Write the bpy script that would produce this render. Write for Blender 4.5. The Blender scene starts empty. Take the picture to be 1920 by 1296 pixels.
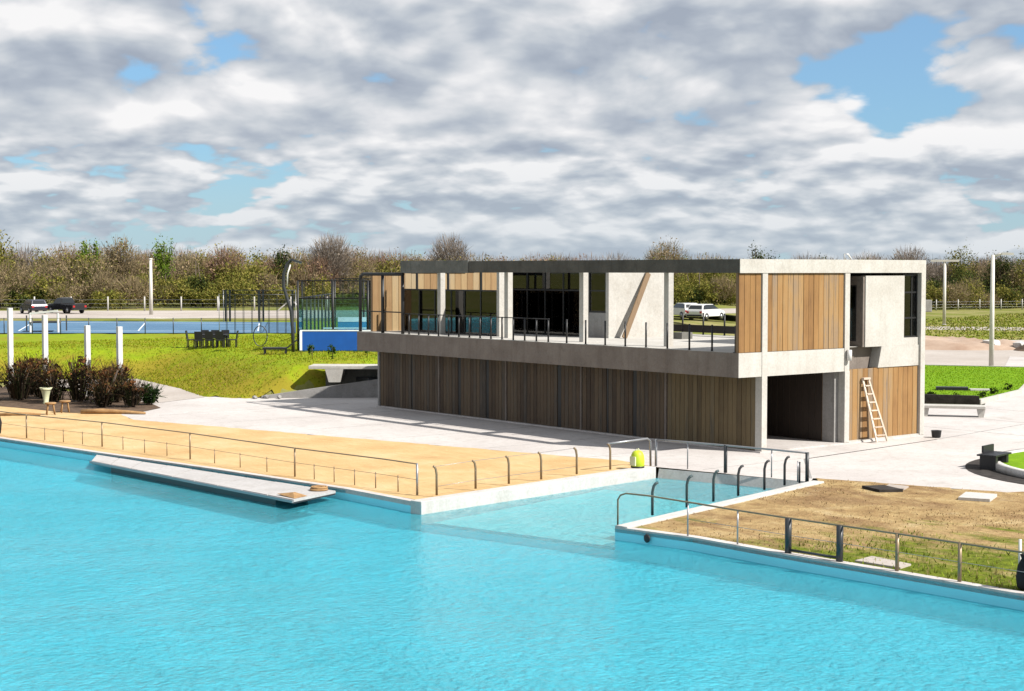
import bpy, bmesh, math, random
import numpy as np
from mathutils import Vector, Matrix
R = math.radians
SC = bpy.context.scene
COL = SC.collection
random.seed(7); RNG = np.random.default_rng(7)

# ------------------------------------------------------------------ camera
CAM = (-38.70, -36.17, 6.226)
YAW, PITCH = 0.8955, -0.0481
cd = bpy.data.cameras.new('camera'); cam = bpy.data.objects.new('camera', cd); COL.objects.link(cam)
cam.location = CAM; cam.rotation_euler = (math.pi/2 + PITCH, 0, YAW - math.pi/2)
cd.sensor_width = 36; cd.lens = 2934.94/1920*36; cd.clip_start = .5; cd.clip_end = 6000
SC.camera = cam

# ------------------------------------------------------------------ node helper
class NT:
    def __init__(s, tree): s.t = tree; s.n = tree.nodes; s.l = tree.links
    def new(s, typ, **kw):
        n = s.n.new(typ)
        for k, v in kw.items():
            if k.startswith('_'): setattr(n, k[1:], v)
            else:
                key = int(k[1:]) if k[0] == 'i' and k[1:].isdigit() else k.replace('__', ' ')
                s.set(n.inputs[key], v)
        return n
    def set(s, sock, v):
        if hasattr(v, 'is_output') or isinstance(v, bpy.types.NodeSocket): s.l.new(v, sock)
        else: sock.default_value = v
    def math(s, op, a, b=0.0, c=0.0, clamp=False):
        n = s.n.new('ShaderNodeMath'); n.operation = op; n.use_clamp = clamp
        s.set(n.inputs[0], a); s.set(n.inputs[1], b)
        if op in ('MULTIPLY_ADD', 'SMOOTH_MIN'): s.set(n.inputs[2], c)
        return n.outputs[0]
    def vmath(s, op, a, b=None, scale=None):
        n = s.n.new('ShaderNodeVectorMath'); n.operation = op
        s.set(n.inputs[0], a)
        if b is not None: s.set(n.inputs[1], b)
        if scale is not None: s.set(n.inputs['Scale'], scale)
        return n.outputs[0]
    def noise(s, vec, scale, detail=6, rough=.55, dist=0.0, lac=2.0):
        n = s.n.new('ShaderNodeTexNoise'); s.set(n.inputs['Vector'], vec)
        s.set(n.inputs['Scale'], scale); n.inputs['Detail'].default_value = detail
        n.inputs['Roughness'].default_value = rough; n.inputs['Distortion'].default_value = dist
        n.inputs['Lacunarity'].default_value = lac
        return n.outputs['Fac']
    def ramp(s, fac, stops, interp='LINEAR'):
        n = s.n.new('ShaderNodeValToRGB'); n.color_ramp.interpolation = interp
        e = n.color_ramp.elements
        while len(e) < len(stops): e.new(.5)
        for el, (p, c) in zip(e, stops):
            el.position = p; el.color = (c, c, c, 1) if isinstance(c, (int, float)) else (*c, 1)
        s.set(n.inputs[0], fac)
        return n.outputs[0]
    def mix(s, fac, a, b, blend='MIX'):
        n = s.n.new('ShaderNodeMix'); n.data_type = 'RGBA'; n.blend_type = blend
        s.set(n.inputs[0], fac)
        for i, v in ((6, a), (7, b)):
            s.set(n.inputs[i], (*v, 1) if isinstance(v, tuple) and len(v) == 3 else v)
        return n.outputs[2]
    def maprange(s, v, a, b, c=0.0, d=1.0, smooth=False):
        n = s.n.new('ShaderNodeMapRange'); n.clamp = True
        if smooth: n.interpolation_type = 'SMOOTHSTEP'
        s.set(n.inputs[0], v)
        for i, x in enumerate((a, b, c, d)): s.set(n.inputs[i+1], x)
        return n.outputs[0]

# ------------------------------------------------------------------ sky with broken cumulus
SUN = Vector((2.75, -6.6, 6.6)).normalized()          # towards the sun
EL = math.asin(SUN.z); ROT = math.atan2(SUN.x, SUN.y)
CLOUD_SEED = (17.0, 27.0, 9.0)
def make_world():
    w = bpy.data.worlds.new('World'); SC.world = w; w.use_nodes = True
    w.cycles.sampling_method = 'MANUAL'; w.cycles.sample_map_resolution = 256
    t = NT(w.node_tree); t.n.clear()
    sky = t.new('ShaderNodeTexSky'); sky.sky_type = 'NISHITA'; sky.sun_disc = False
    sky.sun_elevation = EL; sky.sun_rotation = ROT; sky.altitude = 0; sky.dust_density = .6; sky.ozone_density = 1.5
    tc = t.new('ShaderNodeTexCoord')
    d = t.vmath('NORMALIZE', tc.outputs['Generated'])
    sep = t.new('ShaderNodeSeparateXYZ', Vector=d)
    z = t.math('MAXIMUM', sep.outputs[2], 0.0)
    flat = t.vmath('NORMALIZE', t.new('ShaderNodeCombineXYZ', X=sep.outputs[0], Y=sep.outputs[1], Z=0.0).outputs[0])
    # two banks of cumulus: near and large overhead, smaller and flatter towards the horizon
    BANKS = ((5.6, 2.1, 0.0), (11.0, 3.2, 4.0))
    w_hi = t.maprange(z, .045, .115, smooth=True)
    fs = t.new('ShaderNodeSeparateXYZ', Vector=flat)
    def dens(eps, det):
        out = []
        for sc, asp, seed in BANKS:
            zz = t.math('MULTIPLY', t.math('ADD', z, eps/sc), asp)
            p = t.new('ShaderNodeCombineXYZ', X=fs.outputs[0], Y=fs.outputs[1], Z=zz).outputs[0]
            p = t.vmath('ADD', t.vmath('SCALE', p, scale=sc), tuple(c+seed for c in CLOUD_SEED))
            big = t.noise(p, .75, 1, .5); med = t.noise(p, 1.9, det, .54, .35)
            vo = t.new('ShaderNodeTexVoronoi', _feature='F1', Vector=p, Scale=2.3, Detail=2.0 if det > 5 else 1.0, Roughness=.55)
            puff = t.math('SUBTRACT', .5, vo.outputs['Distance'])
            out.append(t.math('ADD', t.math('ADD', t.math('MULTIPLY', big, .62), t.math('MULTIPLY', med, .52)), t.math('MULTIPLY', puff, .24)))
        hi, lo = out
        return t.math('ADD', t.math('MULTIPLY', hi, w_hi), t.math('MULTIPLY', lo, t.math('SUBTRACT', 1.0, w_hi)))
    d0 = dens(0.0, 8); dl = dens(0.0, 4); d1 = dens(.12, 4)
    cover = t.maprange(d0, .322, .392, smooth=True)
    lit = t.math('ADD', t.math('MULTIPLY', t.math('SUBTRACT', dl, d1), 3.5), t.math('MULTIPLY', t.math('SUBTRACT', d0, dl), 3.4))
    thick = t.maprange(d0, .52, .78)
    tone = t.math('SUBTRACT', t.math('ADD', .67, lit), t.math('MULTIPLY', thick, .14))
    col = t.ramp(tone, [(0.0, (3.7, 4.2, 5.05)), (.28, (4.6, 5.1, 5.85)), (.52, (5.9, 6.3, 6.8)), (.76, (7.5, 7.65, 7.95)), (1.0, (9.3, 9.25, 9.3))])
    hz = t.maprange(z, 0.0, .085, 1.0, 0.0)
    col = t.mix(t.math('MULTIPLY', hz, .55), col, (5.0, 5.9, 6.6))
    blue = t.mix(1.0, sky.outputs[0], (.55, 1.0, 1.40), 'MULTIPLY')
    veil = t.mix(t.math('ADD', .30, t.math('MULTIPLY', hz, .5)), blue, (5.2, 6.5, 7.3))
    full = t.mix(cover, veil, col)
    up = t.maprange(sep.outputs[2], -.02, 0.0)
    full = t.mix(up, (2.0, 2.0, 1.7), full)
    bg = t.new('ShaderNodeBackground', Color=full, Strength=0.062)
    out = t.new('ShaderNodeOutputWorld'); t.l.new(bg.outputs[0], out.inputs[0])
make_world()
sl = bpy.data.lights.new('sun', 'SUN'); sl.energy = 5.0; sl.angle = R(.53); sl.color = (1, .955, .885)
so = bpy.data.objects.new('sun', sl); COL.objects.link(so); so.location = (20, -30, 60)
so.rotation_euler = (-SUN).to_track_quat('-Z', 'Y').to_euler()
V = SC.view_settings; V.view_transform = 'Standard'; V.look = 'None'; V.exposure = 0.70; V.gamma = 1; V.use_curve_mapping = False
SC.cycles.max_bounces = 8; SC.cycles.transparent_max_bounces = 16; SC.cycles.caustics_reflective = False; SC.cycles.caustics_refractive = False

# ------------------------------------------------------------------ materials
MATS = {}
def base_mat(name, rough=.8, spec=.3, metal=0.0):
    m = bpy.data.materials.new(name); m.use_nodes = True
    t = NT(m.node_tree); b = t.n['Principled BSDF']
    b.inputs['Roughness'].default_value = rough; b.inputs['Metallic'].default_value = metal
    b.inputs['Specular IOR Level'].default_value = spec
    MATS[name] = m
    return m, t, b
def obj_vec(t): return t.new('ShaderNodeTexCoord').outputs['Object']
def world_vec(t): return t.new('ShaderNodeNewGeometry').outputs['Position']
def noisy(name, stops, scale=2.0, detail=6, rough=.8, bump=0.0, bscale=20, spec=.3, metal=0.0, stretch=None, rnd=0.0):
    m, t, b = base_mat(name, rough, spec, metal)
    v = world_vec(t)
    if stretch: v = t.vmath('MULTIPLY', v, stretch)
    f = t.noise(v, scale, detail, .6)
    if rnd:
        r = t.new('ShaderNodeObjectInfo').outputs['Random']
        f = t.math('ADD', f, t.math('MULTIPLY', t.math('SUBTRACT', r, .5), rnd))
    t.set(b.inputs['Base Color'], t.ramp(f, stops))
    if bump:
        n = t.new('ShaderNodeBump', Strength=bump, Distance=.02, Height=t.noise(v, bscale, 5, .6))
        t.set(b.inputs['Normal'], n.outputs[0])
    return m
def plain(name, c, rough=.5, spec=.4, metal=0.0):
    return noisy(name, [(.3, tuple(x*.9 for x in c)), (.7, tuple(min(1, x*1.08) for x in c))], 1.7, 4, rough, 0, 20, spec, metal)

# concrete sheets: large stains, fine speckle, faint streaks
def concrete(name, lo, hi, stain, scale=.35):
    m, t, b = base_mat(name, .85, .25)
    v = world_vec(t)
    c = t.ramp(t.noise(v, scale, 8, .62), [(.32, lo), (.62, hi)])
    st = t.maprange(t.noise(v, scale*3.1, 7, .68, .6), .55, .74)
    c = t.mix(t.math('MULTIPLY', st, .55), c, stain)
    rs = t.maprange(t.noise(t.vmath('MULTIPLY', v, (2.6, 2.6, .22)), 1.3, 6, .62, .3), .50, .72)
    c = t.mix(t.math('MULTIPLY', rs, .42), c, stain)
    sp = t.maprange(t.noise(v, 14, 4, .7), .35, .7, .88, 1.08)
    c = t.mix(1.0, c, t.new('ShaderNodeCombineColor', Red=sp, Green=sp, Blue=sp).outputs[0], 'MULTIPLY')
    t.set(b.inputs['Base Color'], c)
    n = t.new('ShaderNodeBump', Strength=.25, Distance=.01, Height=t.noise(v, 9, 6, .65))
    t.set(b.inputs['Normal'], n.outputs[0])
    return m
concrete('plaza', (0.422, 0.387, 0.369), (0.51, 0.481, 0.461), (0.295, 0.265, 0.235), .22)
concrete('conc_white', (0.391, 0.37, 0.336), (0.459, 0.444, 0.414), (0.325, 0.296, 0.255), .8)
concrete('conc_shaded', (0.146, 0.12, 0.103), (0.202, 0.172, 0.15), (0.103, 0.0817, 0.0688), .8)  # same concrete as conc_white, its brownish tone carries the long side's shade
concrete('conc_grey', (0.212, 0.204, 0.196), (0.289, 0.281, 0.272), (0.153, 0.136, 0.128), .9)
concrete('conc_roof_shaded', (0.0612, 0.0576, 0.0504), (0.0972, 0.09, 0.0778), (0.036, 0.0331, 0.0288), 1.0)  # shade of the long roof side is put into this darker concrete
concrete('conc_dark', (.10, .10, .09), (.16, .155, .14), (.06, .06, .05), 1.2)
concrete('road', (0.34, 0.297, 0.264), (0.425, 0.383, 0.348), (0.281, 0.23, 0.187), .12)
concrete('curb', (0.433, 0.418, 0.397), (0.505, 0.49, 0.469), (0.332, 0.303, 0.267), .9)
concrete('deck', (0.348, 0.333, 0.325), (0.423, 0.408, 0.401), (0.287, 0.265, 0.242), .5)

def wood(name, stops, rnd=.5, rough=.65):
    m, t, b = base_mat(name, rough, .3)
    v = world_vec(t)
    r = t.new('ShaderNodeObjectInfo').outputs['Random']
    off = t.new('ShaderNodeCombineXYZ', X=t.math('MULTIPLY', r, 37.0), Y=t.math('MULTIPLY', r, 11.0), Z=0.0).outputs[0]
    vg = t.vmath('MULTIPLY', t.vmath('ADD', v, off), (9.0, 9.0, .55))
    g = t.noise(vg, 1.6, 7, .62, .5)
    big = t.noise(t.vmath('ADD', v, off), .55, 3, .5)
    f = t.math('ADD', t.math('MULTIPLY', g, .48), t.math('MULTIPLY', t.math('ADD', big, t.noise(v, .9, 4, .6)), .26))
    f = t.math('SUBTRACT', f, .14)
    f = t.math('ADD', f, t.math('MULTIPLY', r, rnd))
    c = t.ramp(f, stops)
    c = t.mix(t.maprange(g, .56, .70, 0, .45), c, tuple(x*.45 for x in stops[0][1]))
    t.set(b.inputs['Base Color'], c)
    n = t.new('ShaderNodeBump', Strength=.4, Distance=.01, Height=g); t.set(b.inputs['Normal'], n.outputs[0])
    return m
wood('wood_warm', [(.20, (.10, .052, .022)), (.36, (.20, .105, .038)), (.50, (.265, .145, .052)), (.62, (.285, .175, .075)), (.74, (.225, .155, .095)), (.86, (.185, .15, .12)), (1.0, (.15, .135, .125))], .40)
wood('wood_dark_shaded', [(.18, (.026, .018, .012)), (.36, (.058, .039, .025)), (.50, (.088, .060, .037)), (.64, (.11, .078, .048)), (.80, (.075, .06, .046)), (.95, (.045, .038, .032))], .48)  # same boards as wood_warm, darkened in colour for the shaded long wall
wood('wood_mid', [(.18, (.035, .024, .013)), (.36, (.085, .060, .030)), (.52, (.125, .09, .045)), (.68, (.15, .112, .058)), (.86, (.09, .075, .052))], .42)
wood('wood_tan', [(.28, (0.181, 0.103, 0.0454)), (.5, (0.254, 0.164, 0.0787)), (.72, (0.303, 0.218, 0.115)), (.92, (0.278, 0.224, 0.151))])
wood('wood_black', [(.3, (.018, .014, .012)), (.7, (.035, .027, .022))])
wood('wood_brown', [(.3, (.10, .062, .035)), (.7, (.18, .12, .07))])
wood('wood_pale', [(.3, (0.416, 0.336, 0.264)), (.8, (0.544, 0.464, 0.384))])
noisy('drift', [(.3, (.22, .12, .05)), (.7, (.36, .22, .10))], 4, 5, .9, .4)

plain('steel_dark', (.028, .03, .033), .4, .5)
plain('steel_black', (.013, .013, .014), .45, .4)
plain('steel_grey', (.30, .30, .31), .35, .5, .6)
plain('steel_green', (.03, .055, .06), .35, .5)
plain('steel_brown', (0.24, 0.173, 0.105), .4, .5, .3)
plain('white_paint', (0.535, 0.527, 0.513), .5)
plain('cream_paint', (0.561, 0.535, 0.484), .6)
plain('black_plastic', (.016, .016, .018), .45)
plain('black_cloth', (.010, .011, .013), .9)
plain('lime', (0.44, 0.528, 0.024), .5)
plain('lime_pale', (.55, .56, .36), .7)
plain('tyre', (.02, .02, .02), .8)
plain('rim', (.35, .35, .36), .3, .5, .8)
plain('paint_navy', (.012, .014, .03), .22, .6)
plain('paint_black', (.012, .011, .012), .25, .6)
plain('paint_white', (0.576, 0.576, 0.576), .3, .6)
plain('red_lens', (.35, .02, .02), .3)
plain('lamp_lens', (.7, .7, .66), .2)
plain('car_glass', (.015, .018, .02), .08, .7)
plain('blue_screen', (.004, .075, .33), .6)
plain('court_line', (.70, .74, .78), .7)
noisy('court_blue', [(.3, (.06, .13, .22)), (.7, (.09, .18, .28))], .2, 4, .8)
noisy('court_turf', [(.3, (.03, .18, .36)), (.7, (.05, .24, .45))], .3, 4, .85)
plain('shade_cyan', (.004, .05, .08), .5)
noisy('soil', [(.35, (.055, .036, .024)), (.65, (.13, .085, .055))], 3, 7, .95, .6, 12)
noisy('soil_dark', [(.35, (.02, .017, .015)), (.65, (.045, .038, .034))], 3, 7, .95, .6, 12)
noisy('dirt', [(.3, (0.238, 0.153, 0.106)), (.55, (0.357, 0.264, 0.2)), (.75, (0.425, 0.34, 0.272))], .28, 8, .95, .6, 3)
noisy('bark', [(.3, (.055, .042, .032)), (.7, (.13, .10, .078))], 4, 5, .95)

def sand_mat():
    m, t, b = base_mat('sand', .95, .15)
    v = world_vec(t)
    c = t.ramp(t.noise(v, .45, 7, .6), [(.3, (.43, .27, .12)), (.52, (.49, .335, .165)), (.72, (.54, .395, .225))])
    damp = t.maprange(t.noise(v, .28, 5, .6, .5), .56, .72, 0, .4)
    c = t.mix(damp, c, (.33, .21, .10))
    foot = t.new('ShaderNodeTexVoronoi', Vector=v, Scale=2.1, Randomness=1.0).outputs['Distance']
    c = t.mix(t.maprange(foot, .0, .22, .38, 0), c, (.30, .19, .085))
    rip = t.noise(t.vmath('MULTIPLY', v, (2.2, .55, 1)), 1.6, 6, .65, .4)
    c = t.mix(t.maprange(rip, .52, .72, 0, .35), c, (.66, .50, .27))
    t.set(b.inputs['Base Color'], c)
    n = t.new('ShaderNodeBump', Strength=.9, Distance=.06, Height=t.math('ADD', rip, t.math('MULTIPLY', t.noise(v, 7, 4, .7), .3)))
    t.set(b.inputs['Normal'], n.outputs[0])
sand_mat()
def grass_mat(name, a, b_, dry, dry_lo, dry_hi, sc=.5):
    m, t, b = base_mat(name, .95, .1)
    v = world_vec(t)
    c = t.ramp(t.noise(v, sc*5, 8, .7), [(.3, a), (.68, b_)])
    f = t.noise(v, sc, 8, .7, .4)
    if name == 'lawn':                                    # the bank is thinner and drier than the level lawn
        f = t.math('ADD', f, t.maprange(t.new('ShaderNodeSeparateXYZ', Vector=v).outputs[2], 0.3, 1.55, .17, 0))
    c = t.mix(t.maprange(f, dry_lo, dry_hi), c, dry)
    t.set(b.inputs['Base Color'], c)
    n = t.new('ShaderNodeBump', Strength=.6, Distance=.07, Height=t.noise(v, 3.2, 7, .65))
    t.set(b.inputs['Normal'], n.outputs[0])
grass_mat('lawn', (.135, .195, .007), (.225, .29, .010), (.215, .18, .018), .47, .66, .35)
grass_mat('lawn_fresh', (0.0902, 0.189, 0.0041), (0.164, 0.287, 0.0082), (0.213, 0.262, 0.0164), .60, .82, .3)
grass_mat('verge', (.07, .10, .012), (.19, .22, .022), (.30, .25, .10), .44, .66, .16)
grass_mat('field', (0.085, 0.102, 0.0213), (0.187, 0.204, 0.034), (0.272, 0.23, 0.111), .45, .66, .11)
def dry_mat():
    m, t, b = base_mat('dry_ground', .95, .1)
    v = world_vec(t)
    c = t.ramp(t.noise(v, .9, 9, .68, .3), [(.26, (0.153, 0.0945, 0.045)), (.40, (0.297, 0.194, 0.09)), (.55, (0.414, 0.293, 0.14)), (.72, (0.495, 0.387, 0.225))])
    fine = t.noise(v, 5.0, 8, .75)
    c = t.mix(t.maprange(fine, .54, .70, 0, .7), c, (.15, .085, .04))
    bare = t.maprange(t.noise(t.vmath('MULTIPLY', v, (1.5, .7, 1)), .42, 7, .68, .5), .50, .64, 0, .75)
    c = t.mix(bare, c, t.ramp(fine, [(.35, (.13, .07, .035)), (.65, (.27, .165, .085))]))
    sx = t.new('ShaderNodeSeparateXYZ', Vector=v)
    # the grass has come up best in the hollow by the pool's edge
    side = t.math('ADD', t.maprange(sx.outputs[0], -11.5, -3.0, .17, .0), t.maprange(sx.outputs[1], -16.0, -9.5, 0.05, -.17))
    g = t.maprange(t.math('ADD', t.noise(t.vmath('MULTIPLY', v, (1.6, .6, 1)), .55, 8, .7, .3), side), .56, .70)
    green = t.ramp(t.noise(v, 3.5, 7, .7), [(.3, (.05, .075, .01)), (.7, (.20, .24, .02))])
    c = t.mix(g, c, green)
    t.set(b.inputs['Base Color'], c)
    n = t.new('ShaderNodeBump', Strength=1.0, Distance=.09, Height=t.math('ADD', fine, t.noise(v, 1.4, 6, .7)))
    t.set(b.inputs['Normal'], n.outputs[0])
dry_mat()
def leaf_mat(name, attr=True, col=(.1, .1, .02), trans=.25):
    m = bpy.data.materials.new(name); m.use_nodes = True; MATS[name] = m
    t = NT(m.node_tree); t.n.clear()
    if attr: c = t.new('ShaderNodeAttribute', _attribute_name='tint').outputs['Color']
    else:
        c = t.ramp(t.noise(world_vec(t), 2.5, 5, .7), [(.3, tuple(x*.6 for x in col)), (.7, tuple(x*1.35 for x in col))])
    a = t.new('ShaderNodeBsdfDiffuse', Color=c); b = t.new('ShaderNodeBsdfTranslucent', Color=c)
    mx = t.new('ShaderNodeMixShader', Fac=trans); t.l.new(a.outputs[0], mx.inputs[1]); t.l.new(b.outputs[0], mx.inputs[2])
    o = t.new('ShaderNodeOutputMaterial'); t.l.new(mx.outputs[0], o.inputs[0])
leaf_mat('foliage'); leaf_mat('grass_blades')

def glass_mat(name, tint, gloss=1.0, rough=.02, ior=1.5, reflmul=1.0):
    m = bpy.data.materials.new(name); m.use_nodes = True; MATS[name] = m
    t = NT(m.node_tree); t.n.clear()
    tr = t.new('ShaderNodeBsdfTransparent', Color=(*tint, 1)); gl = t.new('ShaderNodeBsdfGlossy', Roughness=rough, Color=(gloss, gloss, gloss, 1))
    fr = t.new('ShaderNodeFresnel', IOR=ior)
    mx = t.new('ShaderNodeMixShader', Fac=t.math('MULTIPLY', fr.outputs[0], reflmul, clamp=True))
    t.l.new(tr.outputs[0], mx.inputs[1]); t.l.new(gl.outputs[0], mx.inputs[2])
    o = t.new('ShaderNodeOutputMaterial'); t.l.new(mx.outputs[0], o.inputs[0])
glass_mat('glass_clear', (.80, .88, .87))
glass_mat('glass_dark', (.34, .39, .38), reflmul=1.2)
glass_mat('glass_court', (.62, .78, .76))
def mesh_fence_mat():
    m = bpy.data.materials.new('wire_mesh'); m.use_nodes = True; MATS['wire_mesh'] = m
    t = NT(m.node_tree); t.n.clear()
    v = obj_vec(t)
    s = t.new('ShaderNodeSeparateXYZ', Vector=v)
    h = t.math('ADD', s.outputs[0], s.outputs[1])
    def line(x): return t.math('LESS_THAN', t.math('FRACT', t.math('MULTIPLY', x, 9.0)), .06)
    f = t.math('MAXIMUM', line(h), line(s.outputs[2]))
    d = t.new('ShaderNodeBsdfDiffuse', Color=(.03, .035, .035, 1)); tr = t.new('ShaderNodeBsdfTransparent')
    mx = t.new('ShaderNodeMixShader', Fac=f); t.l.new(tr.outputs[0], mx.inputs[1]); t.l.new(d.outputs[0], mx.inputs[2])
    o = t.new('ShaderNodeOutputMaterial'); t.l.new(mx.outputs[0], o.inputs[0])
mesh_fence_mat()
def water_mat():
    m = bpy.data.materials.new('water'); m.use_nodes = True; MATS['water'] = m
    t = NT(m.node_tree); t.n.clear()
    v = world_vec(t)
    n1 = t.noise(t.vmath('MULTIPLY', v, (1.0, 1.0, 1)), 2.6, 6, .62, .6)
    n2 = t.noise(v, 7.0, 4, .6, .3)
    n3 = t.noise(v, .22, 3, .5)                          # gusts: calmer and livelier water
    h = t.math('MULTIPLY', t.math('ADD', n1, t.math('MULTIPLY', n2, .62)), t.maprange(n3, .35, .65, .55, 1.25))
    bp = t.new('ShaderNodeBump', Strength=1.0, Distance=.13, Height=h)
    gl = t.new('ShaderNodeBsdfGlossy', Roughness=.13, Color=(1, 1, 1, 1)); t.l.new(bp.outputs[0], gl.inputs['Normal'])
    tr = t.new('ShaderNodeBsdfTransparent', Color=(.84, .965, .98, 1))
    # suspended fine particles scatter light back: clear pool water over a painted shell looks milky turquoise
    body = t.new('ShaderNodeBsdfDiffuse', Color=(.10, .68, .84, 1)); t.l.new(bp.outputs[0], body.inputs['Normal'])
    under = t.new('ShaderNodeMixShader', Fac=.30); t.l.new(tr.outputs[0], under.inputs[1]); t.l.new(body.outputs[0], under.inputs[2])
    fr = t.new('ShaderNodeFresnel', IOR=1.33); t.l.new(bp.outputs[0], fr.inputs['Normal'])
    mx = t.new('ShaderNodeMixShader', Fac=fr.outputs[0]); t.l.new(under.outputs[0], mx.inputs[1]); t.l.new(gl.outputs[0], mx.inputs[2])
    o = t.new('ShaderNodeOutputMaterial'); t.l.new(mx.outputs[0], o.inputs[0])
water_mat()
def shell_mat(name, c):
    m, t, b = base_mat(name, .6, .2)
    v = world_vec(t)
    caus = t.new('ShaderNodeTexVoronoi', Vector=t.vmath('ADD', v, t.vmath('SCALE', t.new('ShaderNodeTexNoise', Vector=v, Scale=1.5).outputs['Color'], scale=.6)), Scale=1.3)
    big = t.noise(v, .12, 5, .6)
    cc = t.ramp(big, [(.3, tuple(x*.88 for x in c)), (.7, tuple(min(1, x*1.1) for x in c))])
    t.set(b.inputs['Base Color'], cc)
shell_mat('pool_shell', (.085, .70, .87)); shell_mat('ramp_shell', (.34, .78, .77)); shell_mat('pool_side', (.26, .74, .85))

# ------------------------------------------------------------------ mesh helpers
class MB:
    def __init__(s): s.v = []; s.f = []; s.sm = []
    def add(s, vs, fs, smooth=False):
        o = len(s.v); s.v += [tuple(p) for p in vs]; s.f += [[i+o for i in f] for f in fs]; s.sm += [smooth]*len(fs); return s
    def box(s, x0, x1, y0, y1, z0, z1):
        return s.add([(x0,y0,z0),(x1,y0,z0),(x1,y1,z0),(x0,y1,z0),(x0,y0,z1),(x1,y0,z1),(x1,y1,z1),(x0,y1,z1)],
                     [(0,3,2,1),(4,5,6,7),(0,1,5,4),(1,2,6,5),(2,3,7,6),(3,0,4,7)])
    def prism(s, poly, z0, z1):
        n = len(poly)
        if sum(poly[i][0]*poly[(i+1)%n][1]-poly[(i+1)%n][0]*poly[i][1] for i in range(n)) < 0: poly = poly[::-1]
        return s.add([(p[0],p[1],z0) for p in poly]+[(p[0],p[1],z1) for p in poly],
                     [tuple(range(n))[::-1], tuple(range(n,2*n))]+[(i,(i+1)%n,n+(i+1)%n,n+i) for i in range(n)])
    def ext(s, poly, axis, a, b):           # polygon in the two other axes, pulled along axis
        n = len(poly)
        def P(p, w): return {'x': (w,p[0],p[1]), 'y': (p[0],w,p[1])}[axis]
        return s.add([P(p,a) for p in poly]+[P(p,b) for p in poly],
                     [tuple(range(n)), tuple(range(n,2*n))[::-1]]+[(i,n+i,n+(i+1)%n,(i+1)%n) for i in range(n)])
    def tube(s, pts, r, seg=8):
        pts = [Vector(p) for p in pts]; n = len(pts)
        rs = r if isinstance(r, (list, tuple)) else [r]*n
        vs = []; prev = None
        for i, p in enumerate(pts):
            d = (pts[min(i+1,n-1)]-pts[max(i-1,0)]).normalized()
            a = prev if prev is not None else (Vector((0,0,1)) if abs(d.z) < .9 else Vector((1,0,0)))
            u = a.cross(d)
            if u.length < 1e-4: u = Vector((0,1,0)).cross(d)
            u.normalize(); w = d.cross(u); prev = w.cross(d) if False else a
            for k in range(seg):
                t = 2*math.pi*k/seg; vs.append(p + (u*math.cos(t)+w*math.sin(t))*rs[i])
        fs = [(i*seg+k, i*seg+(k+1)%seg, (i+1)*seg+(k+1)%seg, (i+1)*seg+k) for i in range(n-1) for k in range(seg)]
        fs += [tuple(range(seg))[::-1], tuple(range((n-1)*seg, n*seg))]
        return s.add(vs, fs, True)
    def beam(s, a, b, w, h, up=(0,0,1)):
        a = Vector(a); b = Vector(b); d = (b-a).normalized(); u = Vector(up).cross(d)
        if u.length < 1e-4: u = Vector((1,0,0))
        u.normalize(); v = d.cross(u)
        q = [(-1,-1),(1,-1),(1,1),(-1,1)]
        return s.add([a+u*x*w/2+v*y*h/2 for x,y in q]+[b+u*x*w/2+v*y*h/2 for x,y in q],
                     [(0,3,2,1),(4,5,6,7),(0,1,5,4),(1,2,6,5),(2,3,7,6),(3,0,4,7)])
    def lathe(s, prof, seg=16, c=(0,0,0)):
        vs = [(c[0]+r*math.cos(2*math.pi*k/seg), c[1]+r*math.sin(2*math.pi*k/seg), c[2]+z) for r, z in prof for k in range(seg)]
        n = len(prof)
        fs = [(i*seg+k, i*seg+(k+1)%seg, (i+1)*seg+(k+1)%seg, (i+1)*seg+k) for i in range(n-1) for k in range(seg)]
        fs += [tuple(range(seg))[::-1], tuple(range((n-1)*seg, n*seg))]
        return s.add(vs, fs, True)
    def build(s, name, mat, parent=None, loc=None, bevel=0):
        me = bpy.data.meshes.new(name)
        off = Vector((0,0,0))
        if parent is not None and parent.get('_w'): off = Vector(parent['_w'])
        me.from_pydata([tuple(Vector(p)-off) for p in s.v], [], s.f)
        me.polygons.foreach_set('use_smooth', s.sm)
        if mat: me.materials.append(MATS[mat])
        me.update()
        bm = bmesh.new(); bm.from_mesh(me); bmesh.ops.recalc_face_normals(bm, faces=bm.faces)
        if bevel: bmesh.ops.bevel(bm, geom=bm.edges[:], offset=bevel, segments=1, affect='EDGES')
        bm.to_mesh(me); bm.free()
        o = bpy.data.objects.new(name, me); COL.objects.link(o)
        if parent is not None: o.parent = parent; o['_w'] = tuple(off)
        if loc: o.location = loc
        return o
def thing(name, label, cat, loc=(0,0,0), rz=0.0, group=None, world=True):
    o = bpy.data.objects.new(name, None); COL.objects.link(o); o.empty_display_size = .2
    o.location = loc; o.rotation_euler = (0,0,rz); tag(o, label, cat, group)
    if world and not rz: o['_w'] = tuple(loc)
    return o
def tag(o, label, cat, group=None):
    o['label'] = label; o['category'] = cat
    if group: o['group'] = group
    return o
def structure(o): o['kind'] = 'structure'; return o
def stuff(o, label=None, cat=None):
    o['kind'] = 'stuff'
    if label: o['label'] = label
    if cat: o['category'] = cat
    return o
def copy_tree(o, parent=None):
    c = o.copy(); COL.objects.link(c)
    if parent is not None: c.parent = parent
    for ch in list(o.children): copy_tree(ch, c)
    return c
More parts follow.
